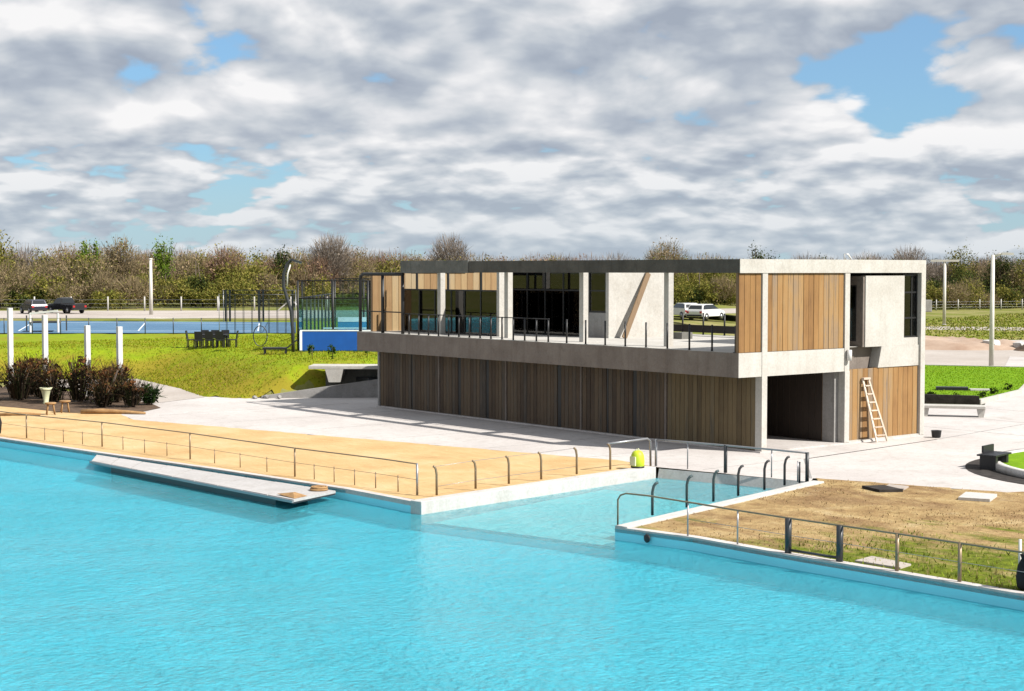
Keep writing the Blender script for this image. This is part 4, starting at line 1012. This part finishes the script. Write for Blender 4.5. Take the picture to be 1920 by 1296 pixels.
# glass-walled court
gx = thing('padel_court', 'glass and steel walled court with a blue front screen', 'court', (9, 44, 1.6))
Zc = 1.62; f0 = Vector((7.7, 41.35, 0)); f1 = Vector((15.6, 35.4, 0)); fd = (f1-f0).normalized(); bd = Vector((.62, .785, 0)); 
def CP(u, v, z=Zc): q = f0+fd*u+bd*v; return (q.x, q.y, z)
LU, LV = 10.0, 20.0
mb = MB(); mb.prism([CP(0, 0)[:2], CP(LU, 0)[:2], CP(LU, LV)[:2], CP(0, LV)[:2]], Zc-.12, Zc); mb.build('turf', 'court_turf', gx)
for a, b in (((0.4, 6.9), (LU-.4, 7.0)), ((.4, 13), (LU-.4, 13.1)), ((.15, .25), (LU-.15, .4)), ((4.95, 7.0), (5.05, 13)), ((.15, 18.6), (LU-.15, 18.9))):
    mb = MB(); mb.prism([CP(a[0], a[1])[:2], CP(b[0], a[1])[:2], CP(b[0], b[1])[:2], CP(a[0], b[1])[:2]], Zc-.01, Zc+.006); mb.build('line', 'court_line', gx)
def cpost(u, v, h, r=.06):
    mb = MB(); q = CP(u, v); mb.tube([q, (q[0], q[1], Zc+h)], r, 6); mb.build('post', 'steel_black', gx)
def cpanel(u0, v0, u1, v1, z0, z1, mat, name, t=.012):
    a = Vector(CP(u0, v0)); b = Vector(CP(u1, v1)); mb = MB(); mb.beam((a.x, a.y, Zc+(z0+z1)/2), (b.x, b.y, Zc+(z0+z1)/2), t, z1-z0); return mb.build(name, mat, gx)
for i in range(6):
    for v in (0, LV):
        cpost(i*2, v, 4.0)
        if i < 5: cpanel(i*2+.07, v, i*2+1.93, v, .05, 2.95, 'glass_court', 'glass_pane'); cpanel(i*2+.07, v, i*2+1.93, v, 3.05, 4.0, 'wire_mesh', 'mesh_panel')
for u in (0, LU):
    for i in range(1, 10): cpost(u, i*2, 4.0 if i in (1, 9) else 3.0)
    for i in range(10):
        if i in (4, 5): continue
        if i in (0, 9): cpanel(u, i*2+.07, u, i*2+1.93, .05, 2.95, 'glass_court', 'glass_pane')
        else: cpanel(u, i*2+.07, u, i*2+1.93, .05, 3.0, 'wire_mesh', 'mesh_panel')
for v in (0, LV):
    for z in (3.0, 4.0):
        a = CP(0, v, Zc+z); b = CP(LU, v, Zc+z); mb = MB(); mb.tube([a, b], .04, 6); mb.build('rail', 'steel_black', gx)
for u in (0, LU):
    a = CP(u, 0, Zc+3); b = CP(u, LV, Zc+3); mb = MB(); mb.tube([a, b], .04, 6); mb.build('rail', 'steel_black', gx)
cpanel(.2, -.06, LU-.2, -.06, .02, 1.12, 'blue_screen', 'screen', .03)
cpanel(.12, -.07, LU-.12, -.07, 1.12, 1.19, 'court_line', 'screen_trim', .05); cpanel(.10, -.085, .24, -.075, .02, 1.12, 'court_line', 'screen_trim', .05)
cpanel(.3, 10, LU-.3, 10, .1, .92, 'wire_mesh', 'net', .01); cpanel(.3, 10, LU-.3, 10, .88, .96, 'court_line', 'net_tape', .02)
cpanel(.2, LV-.08, LU-.2, LV-.08, .05, 1.0, 'court_turf', 'back_screen', .03); cpanel(.2, LV-.09, LU-.2, LV-.09, 1.0, 1.32, 'court_line', 'screen_trim', .05)
cpanel(3.9, .12, 4.9, .12, .05, 4.0, 'steel_black', 'dark_panel', .03)

# blue hard court far left, with its fence cage and frames
structure(sheet('tennis_court', COURT, 1.63, 'court_blue'))
def PQ(s, t):
    a, b, c, d = [Vector((*p, 0)) for p in COURT]
    q = a.lerp(b, s).lerp(d.lerp(c, s), t); return q
def court_line(s0, t0, s1, t1, w=.10):
    a = PQ(s0, t0); b = PQ(s1, t1); mb = MB(); mb.beam((a.x, a.y, 1.634), (b.x, b.y, 1.634), w, .008); return mb.build('court_line', 'court_line')
for q in ((.12, .15, .88, .15), (.12, .85, .88, .85), (.12, .15, .12, .85), (.88, .15, .88, .85), (.5, .15, .5, .85)): structure(court_line(*q))
cf = thing('court_fence', 'tall wire mesh fence round the right end of the blue court', 'fence', (20, 70, 1.6))
cage = [PQ(.76, -.02), PQ(1.0, -.02), PQ(1.0, .6), PQ(1.0, 1.0), PQ(.76, 1.0)]
for a, b in zip(cage[:-1], cage[1:]):
    n = max(1, round((b-a).length/6))
    for i in range(n+1):
        q = a.lerp(b, i/n)
        if i < n or b == cage[-1]: mb = MB(); mb.tube([(q.x, q.y, 1.55), (q.x, q.y, 4.5)], .024, 6); mb.build('post', 'steel_grey', cf)
        if i < n:
            q2 = a.lerp(b, (i+1)/n); mb = MB(); mb.beam((q.x, q.y, 3.05), (q2.x, q2.y, 3.05), .01, 2.8); mb.build('mesh_panel', 'wire_mesh', cf)
    mb = MB(); mb.tube([(a.x, a.y, 4.45), (b.x, b.y, 4.45)], .03, 6); mb.build('rail', 'steel_dark', cf)
lf = thing('court_fence', 'low row of thin posts along the near side of the blue court', 'fence', (10, 72, 1.6))
for i in range(9):
    q = PQ(i*.088, -.015); mb = MB(); mb.tube([(q.x, q.y, 1.55), (q.x, q.y, 2.75)], .035, 6); mb.build('post', 'steel_dark', lf)
a = PQ(0, -.015); b = PQ(.704, -.015)
for z in (2.72,): mb = MB(); mb.tube([(a.x, a.y, z), (b.x, b.y, z)], .018, 6); mb.build('rail', 'steel_grey', lf)
gf = thing('goal_frame', 'white angular frame on the blue court behind the second white post', 'goal', (8.5, 79, 1.62))
g0, g1, g2, g3 = Vector((5.86, 76.5, 1.6)), Vector((7.5, 75.3, 1.6)), Vector((9.2, 77.8, 1.6)), Vector((6.8, 79.6, 1.6))
for a in (g0, g1): mb = MB(); mb.beam(a, a+Vector((0, 0, 1.45)), .13, .13); mb.build('upright', 'white_paint', gf)
mb = MB(); mb.beam(g0+Vector((0, 0, 1.42)), g1+Vector((0, 0, 1.62)), .12, .15); mb.build('crossbar', 'white_paint', gf)
mb = MB(); mb.beam((g0+g1)/2+Vector((0, 0, .75)), (g2+g3)/2+Vector((0, 0, .75)), 2.2, .06); mb.build('net_bag', 'black_cloth', gf)
for a in (g2, g3): mb = MB(); mb.beam(a, a+Vector((0, 0, 1.2)), .08, .08); mb.build('stay', 'steel_dark', gf)

# far road strip behind the court and tall pole
structure(sheet('road', [(8, 118), (40, 93.5), (90, 78), (104, 92), (52, 121), (26, 140), (2, 160)], 1.615, 'road'))
structure(sheet('verge', [(6, 111), (37, 87), (60, 76), (86, 77.5), (40, 93), (8, 117.5)], 1.606, 'field'))
mb = MB(); q = (33.6, 114.0); t = thing('utility_pole', 'tall pale pole standing before the woods at the left', 'pole', (*q, 1.6))
mb.tube([(*q, 1.6), (*q, 7.3)], [.20, .15], 10); mb.build('shaft', 'cream_paint', t)
mb = MB(); mb.lathe([(.18, 0), (.2, .04), (.2, .12), (.12, .16)], 10, (*q, 7.3)); mb.build('cap', 'cream_paint', t)

# ------------------------------------------------------------------ cars
def car(label, paint, loc, rz, pickup=False, group=None):
    t = thing('car', label, 'pickup' if pickup else 'car', loc, rz, group, world=False); t['_w'] = (0., 0., 0.)
    Ln, Wd = (5.1, 1.86) if pickup else (4.3, 1.76)
    if pickup: prof = [(-2.5, .38), (-2.52, .95), (-.35, 1.0), (-.25, 1.05), (.6, 1.08), (1.1, 1.08), (2.3, .95), (2.5, .75), (2.48, .38)]
    else: prof = [(-2.1, .34), (-2.13, .8), (-2.05, 1.0), (.7, 1.02), (1.2, .97), (1.95, .82), (2.12, .62), (2.1, .34)]
    def shell(prof, w0, w1, zlo, zhi):
        mb = MB(); n = len(prof); vs = []
        for s, k in ((-1, 1), (1, 1)):
            for x, z in prof:
                w = w0+(w1-w0)*max(0, min(1, (z-zlo)/(zhi-zlo))); vs.append((x, s*w, z))
        mb.add(vs, [tuple(range(n)), tuple(range(n, 2*n))[::-1]]+[(i, n+i, n+(i+1) % n, (i+1) % n) for i in range(n)]); return mb
    shell(prof, Wd/2, Wd/2*.95, .4, 1.05).build('body', paint, t, bevel=.04)
    cab = [(-.30, 1.02), (-.15, 1.62), (.30, 1.68), (.75, 1.62), (1.25, 1.05)] if pickup else [(-2.0, .98), (-1.75, 1.42), (-1.3, 1.50), (.1, 1.48), (.95, 1.0)]
    shell(cab, Wd/2*.93, Wd/2*.74, 1.0, 1.6).build('cabin', paint, t, bevel=.03)
    sc = [(x*.94+(.03), (z-1.02)*.80+1.06) for x, z in cab]
    shell(sc, Wd/2*.955, Wd/2*.80, 1.0, 1.6).build('side_window', 'car_glass', t)
    fr = cab[-2:]; rr = cab[:2]
    for nm, (p, q) in (('windscreen', (fr[0], fr[1])), ('rear_window', (rr[1], rr[0]))):
        dx = .012 if nm == 'windscreen' else -.012
        a = (p[0]+(q[0]-p[0])*.10+dx, p[1]+(q[1]-p[1])*.10); b = (p[0]+(q[0]-p[0])*.85+dx, p[1]+(q[1]-p[1])*.85)
        mb = MB(); mb.add([(a[0], -.60, a[1]+.01), (a[0], .60, a[1]+.01), (b[0], .70, b[1]+.01), (b[0], -.70, b[1]+.01)], [(0, 1, 2, 3)]); mb.build(nm, 'car_glass', t)
    if pickup: mb = MB(); mb.box(-2.35, -.45, -.78, .78, .96, 1.004); mb.build('load_bed', 'black_plastic', t)
    for x in (-Ln*.31, Ln*.32):
        for s in (-1, 1):
            mb = MB(); mb.tube([(x, s*(Wd/2-.20), .34), (x, s*(Wd/2+.015), .34)], .34, 16); w = mb.build('wheel', 'tyre', t)
            mb = MB(); mb.tube([(x, s*(Wd/2+.0), .34), (x, s*(Wd/2+.03), .34)], .2, 12); mb.build('rim', 'rim', w)
    xe = prof[-1][0]
    for s in (-1, 1):
        mb = MB(); mb.box(xe-.14, xe+.02, s*.66-.14, s*.66+.14, .60, .74); mb.build('headlight', 'lamp_lens', t)
        mb = MB(); mb.box(prof[1][0]-.015, prof[1][0]+.1, s*.70-.12, s*.70+.12, .66, .86); mb.build('tail_light', 'red_lens', t)
    mb = MB(); mb.box(xe-.1, xe+.05, -.8, .8, .36, .52); mb.build('bumper', 'black_plastic', t)
    mb = MB(); mb.box(prof[0][0]-.05, prof[0][0]+.08, -.8, .8, .38, .54); mb.build('bumper', 'black_plastic', t)
    del t['_w']
    return t
dl = math.atan2(160, 66)
car('dark blue car parked before the woods, left of the black pickup', 'paint_navy', (25.8, 126.0, 1.62), dl+R(18), group='dark vehicles at the far left')
car('black pickup parked before the woods beside the dark blue car', 'paint_black', (28.9, 124.6, 1.62), dl+R(32), True, group='dark vehicles at the far left')
car('white car seen through the terrace, left of the two', 'paint_white', (68.3, 71.0, 1.6), R(70), group='white cars behind the terrace')
car('white car seen through the terrace, right of the two', 'paint_white', (66.4, 66.2, 1.6), R(14), group='white cars behind the terrace')

# ------------------------------------------------------------------ right-hand background
def lamp_post(x, y, h, label, double):
    t = thing('street_lamp', label, 'street lamp', (x, y, 0))
    mb = MB(); mb.tube([(x, y, -.02), (x, y, h)], [.16, .12] if not double else [.19, .16], 10); mb.build('mast', 'cream_paint', t)
    mb = MB(); mb.lathe([(.28, 0), (.28, .06), (.2, .1)], 10, (x, y, 0)); mb.build('base', 'conc_white', t)
    ex, ey = .6, -.8
    if double:
        mb = MB(); mb.beam((x-ex*1.55, y-ey*1.55, h), (x+ex*1.55, y+ey*1.55, h), .40, .24); mb.build('head', 'cream_paint', t)
        mb = MB(); mb.beam((x-ex*1.0, y-ey*1.0, h-.10), (x+ex*1.0, y+ey*1.0, h-.10), .24, .03); mb.build('lens', 'lamp_lens', t)
    else:
        mb = MB(); mb.tube([(x, y, h-.08), (x+ex*.5, y+ey*.5, h+.06), (x+ex*.9, y+ey*.9, h+.08)], .07, 8); mb.build('arm', 'cream_paint', t)
        mb = MB(); mb.beam((x+ex*.55, y+ey*.55, h+.07), (x+ex*1.25, y+ey*1.25, h+.05), .34, .16); mb.build('head', 'cream_paint', t)
        mb = MB(); mb.beam((x+ex*.65, y+ey*.65, h+.01), (x+ex*1.1, y+ey*1.1, h+.0), .2, .02); mb.build('lens', 'lamp_lens', t)
lamp_post(47.6, 22.6, 7.2, 'tall pale street lamp with one arm at the edge of the right lawn', False)
lamp_post(110.9, 72.0, 7.3, 'pale street lamp with a crosswise head farther off by the verge', True)
# earth heap
def heap(name, label, c, ux, uy, a, b, h, mat, seed):
    rng = np.random.default_rng(seed); n = 46; m = 22
    u = np.linspace(-1, 1, n); v = np.linspace(-1, 1, m); U, Vv = np.meshgrid(u, v, indexing='ij')
    r = np.clip(1-np.maximum(np.abs(U)**2.4+np.abs(Vv)**2.2, 0), 0, 1)
    Z = h*r**.75*(.75+.25*np.sin(U*5+seed)*np.cos(Vv*3)+.12*np.sin(U*13+Vv*9)+.05*rng.normal(size=U.shape))-.08
    X = c[0]+ux[0]*U*a+uy[0]*Vv*b; Y = c[1]+ux[1]*U*a+uy[1]*Vv*b
    I = np.arange(n*m).reshape(n, m)
    F = np.stack([I[:-1, :-1], I[1:, :-1], I[1:, 1:], I[:-1, 1:]], -1).reshape(-1, 4)
    o = np_mesh(name, np.stack([X, Y, Z], -1).reshape(-1, 3), F, mat); o.data.polygons.foreach_set('use_smooth', [True]*len(o.data.polygons)); o.data.update()
    return tag(o, label, 'earth heap')
heap('earth_heap', 'long pale brown heap of earth beside the right-hand road', (67.5, 42.5), (.62, -.78), (.78, .62), 9.5, 5.5, 1.1, 'dirt', 3)
heap('earth_heap', 'small brown heap of earth right of the street lamp', (70.5, 31.5), (.62, -.78), (.78, .62), 4.0, 2.5, .9, 'soil', 5)
for i, (x, y, s, lb) in enumerate(((68.3, 36.6, .8, 'pale broken concrete chunk by the street lamp, larger'), (69.6, 35.0, .6, 'pale broken concrete chunk by the street lamp, smaller'))):
    bm = bmesh.new(); bmesh.ops.create_icosphere(bm, subdivisions=1, radius=s)
    for v in bm.verts: v.co *= random.uniform(.6, 1.2)
    me = bpy.data.meshes.new('rubble_chunk'); bm.to_mesh(me); bm.free(); me.materials.append(MATS['curb']); o = bpy.data.objects.new('rubble_chunk', me); COL.objects.link(o); o.location = (x, y, s*.35); tag(o, lb, 'rubble')
# drain box in the lawn island
db = thing('drain_box', 'black drain box with a pale lid set in the right lawn', 'drain box', (28.2, 11.0, .18))
mb = MB(); mb.prism([(27.2, 11.9), (28.2, 10.7), (28.7, 11.1), (27.7, 12.3)], .18, .34); mb.build('box', 'black_plastic', db)
mb = MB(); mb.prism([(28.25, 10.6), (28.9, 9.9), (29.4, 10.3), (28.75, 11.05)], .18, .25); mb.build('lid', 'conc_white', db)
def clump(name, label, cat, x, y, z, r, h, cols, n, group, size=.1):
    t = thing(name, label, cat, (x, y, z), group=group, world=False)
    v, f, c = leaves(n, (0, 0, h*.5), (r, r, h*.55), size, cols, 14); o = np_mesh('foliage', v, f, 'foliage', c); o.parent = t
    mb = MB(); mb.tube([(0, 0, -.05), (0, 0, h*.6)], .03, 5); o = mb.build('stem', 'bark'); o.parent = t
GR = [(.03, .05, .01), (.02, .035, .008), (.05, .07, .015)]
for i, (x, y) in enumerate(((22.9, 9.0), (23.5, 8.0), (25.2, 7.8), (27.5, 8.7), (30.2, 9.8))):
    clump('edging_plant', ('leftmost', 'second from left', 'third from left', 'fourth from left', 'rightmost')[i]+' of five small dark plants edging the right lawn', 'plant', x, y, .15, .28, .35, GR, 110, 'edging plants of the right lawn', .06)
clump('shrub', 'dark round shrub beyond the pavilion at the left end of the right lawn', 'shrub', 44.0, 26.6, 0, 1.0, 1.1, GR, 700, None, .12)
mb = MB(); mb.lathe([(.13, 0), (.16, .02), (.19, .26), (.20, .27), (.17, .26), (.13, .05)], 14, (9.9, -.75, 0)); tag(mb.build('bucket', 'black_plastic'), 'small black bucket at the right foot of the pavilion', 'bucket')

# far field fences: one row of concrete posts at left, one at right
def post_row(name, label, a, b, n, h, r, za, zb, mat, brace=()):
    t = thing(name, label, 'fence', (a[0], a[1], za))
    for i in range(n):
        s = i/(n-1); x = a[0]+(b[0]-a[0])*s; y = a[1]+(b[1]-a[1])*s; z = hz(x, y)-.06
        mb = MB(); mb.tube([(x, y, z), (x, y, z+h)], r, 6); p = mb.build('post', mat, t)
        if i in brace:
            d = Vector((b[0]-a[0], b[1]-a[1], 0)).normalized()*1.6
            mb = MB()
            for sg in (-1, 1): mb.beam((x+d.x*sg, y+d.y*sg, z), (x, y, z+h*.8), .14, .14)
            mb.build('brace', mat, p)
    for zz in (.5, 1.0, 1.5):
        mb = MB(); k = 12
        mb.tube([(a[0]+(b[0]-a[0])*s, a[1]+(b[1]-a[1])*s, hz(a[0]+(b[0]-a[0])*s, a[1]+(b[1]-a[1])*s)+zz*h/2.0) for s in np.linspace(0, 1, k)], .012, 4); mb.build('wire', 'steel_grey', t)
post_row('field_fence', 'row of pale fence posts at the foot of the woods at left', (20, 143.4), (66, 108.3), 15, 1.7, .085, 1.6, 1.6, 'conc_white', (10,))
post_row('field_fence', 'row of pale fence posts at the foot of the woods at right', (150, 118), (215, 96), 18, 1.7, .10, 0, 0, 'conc_white', (11,))
mb = MB(); mb.box(-.9, .9, -.5, .5, 0, 1.8); o = mb.build('meter_cabinet', 'conc_grey', bevel=.05); o.location = (158, 109.5, -.06); o.rotation_euler = (0, 0, R(-38)); tag(o, 'grey meter cabinet at the edge of the right-hand woods', 'cabinet')

# ------------------------------------------------------------------ woods
TAN = [(.25, .19, .115), (.30, .225, .135), (.21, .165, .095), (.17, .145, .085)]
RED = [(.24, .15, .105), (.20, .13, .09), (.27, .18, .12)]
OLV = [(0.163, 0.163, 0.035), (0.213, 0.194, 0.0438), (0.112, 0.125, 0.0275), (0.25, 0.213, 0.0625)]
DKG = [(0.0438, 0.0625, 0.0187), (0.075, 0.0875, 0.025), (0.0312, 0.0438, 0.015)]
GRN = [(.12, .19, .025), (.16, .22, .03), (.09, .15, .02)]
GRY = [(0.24, 0.204, 0.168), (0.18, 0.15, 0.126), (0.288, 0.24, 0.204)]
BA = np.array([0.0, 152.0]); BB = np.array([232.0, 100.0])
DV = np.array([.56, .83])
def belt(s, d): p = BA+(BB-BA)*s+DV*d; return p
def plant_parts(kind, c, r, h, n, size):
    x, y, z = c
    if kind == 'tan': return [twigs(int(n*.55), (x, y, z+h*.55), (r, r, h*.42), .9, .03, TAN), leaves(int(n*.6), (x, y, z+h*.55), (r, r, h*.46), size, TAN+OLV[:1], 18)]
    if kind == 'red': return [twigs(int(n*.6), (x, y, z+h*.55), (r, r, h*.42), .9, .03, RED), leaves(int(n*.5), (x, y, z+h*.5), (r, r, h*.42), size, RED, 16)]
    if kind == 'gry': return [twigs(int(n*.9), (x, y, z+h*.6), (r, r, h*.40), 1.1, .03, GRY), leaves(int(n*.25), (x, y, z+h*.5), (r, r, h*.40), size, GRY, 16)]
    cols = {'olv': OLV, 'dkg': DKG, 'grn': GRN}[kind]
    return [leaves(n, (x, y, z+h*.5), (r, r, h*.50), size, cols, 22)]
rng = np.random.default_rng(21)
parts = []
def kind_at(s, layer):
    u = rng.uniform()
    right = s > .62
    if layer == 0: return 'olv' if u < .62 else ('dkg' if u < .74 else 'tan')
    if layer == 1: return ('olv' if u < .48 else 'tan' if u < .80 else 'dkg' if u < .86 else 'red') if not right else ('olv' if u < .33 else 'tan' if u < .60 else 'dkg' if u < .82 else 'gry')
    return ('tan' if u < .40 else 'red' if u < .66 else 'gry' if u < .85 else 'olv') if not right else ('gry' if u < .42 else 'red' if u < .62 else 'tan' if u < .84 else 'dkg')
for layer, n, d0, d1, h0, h1, r0, r1, m in ((0, 120, 0, 9, 2.2, 4.8, 2.0, 3.2, 1500), (1, 150, 7, 22, 4.2, 7.2, 2.6, 4.0, 2200), (2, 190, 20, 50, 6.2, 8.4, 2.8, 4.0, 1900)):
    for i in range(n):
        s = (i+rng.uniform(0, 1))/n; d = rng.uniform(d0, d1); p = belt(s, d); z = hz(*p)-.1
        h = rng.uniform(h0, h1)*(1+.16*np.clip((s-.35)*2, 0, 1))*(1-.10*np.exp(-((s-.42)/.10)**2)); r = rng.uniform(r0, r1)
        parts += plant_parts(kind_at(s, layer), (p[0], p[1], z), r, h, m, .16 if layer else .15)
v, f, c = join(parts)
o = np_mesh('woodland', v, f, 'foliage', c); stuff(o, 'belt of brown and olive winter woodland along the horizon', 'woodland')
# trunks of the belt
mb = MB()
for i in range(170):
    p = belt(rng.uniform(), rng.uniform(6, 40)); z = hz(*p)-.1; h = rng.uniform(3, 6.5); q = rng.uniform(-.5, .5, 2)
    mb.tube([(p[0], p[1], z), (p[0]+q[0]*.5, p[1]+q[1]*.5, z+h*.5), (p[0]+q[0]*1.3, p[1]+q[1]*1.3, z+h)], [.14, .10, .04], 5)
stuff(mb.build('woodland_trunk', 'bark'), 'thin trunks standing within the winter woodland', 'woodland')
# trees that stand out of the belt
def tree(label, kind, s, d, h, r, n, trunk=True):
    p = belt(s, d); z = hz(*p)-.1
    t = thing('tree', label, 'tree', (p[0], p[1], z), group='trees standing out of the wood', world=False)
    v, f, c = join(plant_parts(kind, (0, 0, h*.10), r, h*.90, int(n*1.7), .15)); o = np_mesh('crown', v, f, 'foliage', c); o.parent = t
    mb = MB(); g = random.Random(len(label)*7+int(s*1000))
    mb.tube([(0, 0, 0), (.1, .05, h*.3), (.05, .1, h*.6), (.0, .1, h*.92)], [.20, .16, .10, .03], 7)
    for k in range(9):
        a = g.uniform(0, 6.28); zz = h*g.uniform(.28, .65); l = r*g.uniform(.6, 1.0)
        mb.tube([(.07, .07, zz), (l*.5*math.cos(a), l*.5*math.sin(a), zz+h*.14), (l*math.cos(a), l*math.sin(a), zz+h*g.uniform(.22, .34))], [.08, .05, .015], 5)
    o = mb.build('trunk', 'bark'); o.parent = t
FEAT = [
    ('tall olive tree cut by the left edge of the picture', 'olv', .115, 12, 9.8, 2.0, 1500),
    ('bright green crowned tree above the black pickup', 'grn', .162, 12, 9.0, 1.9, 1300),
    ('brown tree with a broad crown left of the tall pale pole', 'tan', .178, 12, 9.0, 2.6, 1600),
    ('dark evergreen with a pointed top right of the tall pale pole', 'grn', .201, 14, 9.2, 1.6, 1300),
    ('rusty bare tree above the wire fence cage', 'red', .235, 13, 7.9, 3.0, 1600),
    ('dark tree just behind the bowed light pole', 'dkg', .268, 12, 8.2, 1.5, 1000),
    ('pale bare tree rising behind the glass court', 'gry', .298, 13, 9.2, 3.0, 2200),
    ('grey bare tree poking above the dark length of the roof beam', 'gry', .374, 20, 9.6, 3.0, 1700),
    ('pale tan bare tree above the middle of the terrace', 'tan', .528, 16, 9.9, 3.6, 2000),
    ('dark tree above the left corner of the white fascia', 'dkg', .602, 20, 10.4, 1.8, 1000),
    ('brown bare tree above the right end of the white fascia', 'gry', .735, 20, 10.2, 3.4, 1800),
    ('grey-green round tree between the two street lamps', 'olv', .775, 16, 10.4, 3.0, 1700),
    ('dark green tree behind the one-armed street lamp', 'dkg', .795, 8, 9.6, 2.6, 1800),
    ('leafy olive tree at the right edge of the picture', 'olv', .815, 6, 9.8, 3.0, 1900),
]
for a in FEAT: tree(*a)

# ------------------------------------------------------------------ grass blades on the bank and weeds on the bare ground
def blade_field(name, xs, ys, zs, h, w, cols, label):
    n = len(xs); a = RNG.uniform(0, 2*np.pi, n); hh = h*RNG.uniform(.5, 1.4, n); ww = w*RNG.uniform(.7, 1.3, n); le = RNG.uniform(-.6, .6, (n, 2))*hh[:, None]
    p = np.stack([xs, ys, zs], -1); d = np.stack([np.cos(a)*ww, np.sin(a)*ww, np.zeros(n)], -1)
    tip = p+np.stack([le[:, 0], le[:, 1], hh], -1)
    V_ = np.concatenate([p-d, p+d, tip]); i = np.arange(n)
    c = np.array(cols)[RNG.integers(0, len(cols), n)]*RNG.uniform(.7, 1.3, (n, 1))
    o = np_mesh(name, V_, np.stack([i, n+i, 2*n+i], -1), 'grass_blades', c, tri=True); stuff(o, label, 'grass'); return o
n = 90000
xs = RNG.uniform(-18, 22, n); ys = RNG.uniform(29, 62, n); hh = height(xs, ys)
k = (hh > .03)
u = RNG.uniform(0, 1, n)
k &= (u < np.clip(1.25-hh/1.9, .35, 1))
xs, ys, hh = xs[k], ys[k], hh[k]
blade_field('grass', xs, ys, hh-.02, .075, .03, [(.17, .22, .010), (.22, .25, .013), (.16, .19, .010), (.24, .21, .02)], 'yellow-green grass growing over the raised bank')
n = 26000
xs = RNG.uniform(-12.6, .5, n); ys = RNG.uniform(-26, -6, n)
k = inside(xs, ys, dry_poly); pat = np.sin(xs*.9+1.1*np.sin(ys*.5))+np.sin(ys*.8+xs*.35+2)+.5*np.sin(xs*2.3+ys*1.7)
den = np.clip(pat*.25+.15, 0.02, .9)+np.where((xs < -8.5) & (ys < -13), .35, 0)
k &= RNG.uniform(0, 1, n) < den
xs, ys = xs[k], ys[k]; gr = ((xs < -7.5) & (ys < -12.5))
blade_field('grass', xs[gr], ys[gr], np.zeros(gr.sum()), .09, .018, [(.16, .21, .02), (.10, .14, .015), (.22, .22, .05), (.3, .25, .1)], 'green weeds coming up on the bare ground by the pool')
blade_field('grass', xs[~gr], ys[~gr], np.zeros((~gr).sum()), .05, .016, [(.34, .24, .11), (.20, .13, .06), (.40, .30, .15), (.12, .085, .04)], 'dry straw lying over the bare ground')
def fill(poly, n, seed):
    g = np.random.default_rng(seed); p = np.array(poly); x = g.uniform(p[:, 0].min(), p[:, 0].max(), n); y = g.uniform(p[:, 1].min(), p[:, 1].max(), n); k = inside(x, y, poly); return x[k], y[k]
xs, ys = fill(isl, 26000, 4); blade_field('grass', xs, ys, np.full(len(xs), .17), .05, .03, [(.12, .23, .006), (.17, .29, .010), (.11, .20, .006), (.22, .29, .02)], 'mown green grass of the right-hand lawn')
xs, ys = fill([(68, 52), (74, 50.5), (90, 42.5), (150, 60), (160, 95), (122, 85), (100, 68)], 20000, 5); blade_field('grass', xs, ys, np.full(len(xs), -.04), .16, .10, [(.13, .16, .015), (.19, .21, .02), (.28, .25, .09), (.10, .12, .015)], 'rough grass on the verge beyond the road')
for o in bpy.data.objects:
    if '_w' in o: del o['_w']
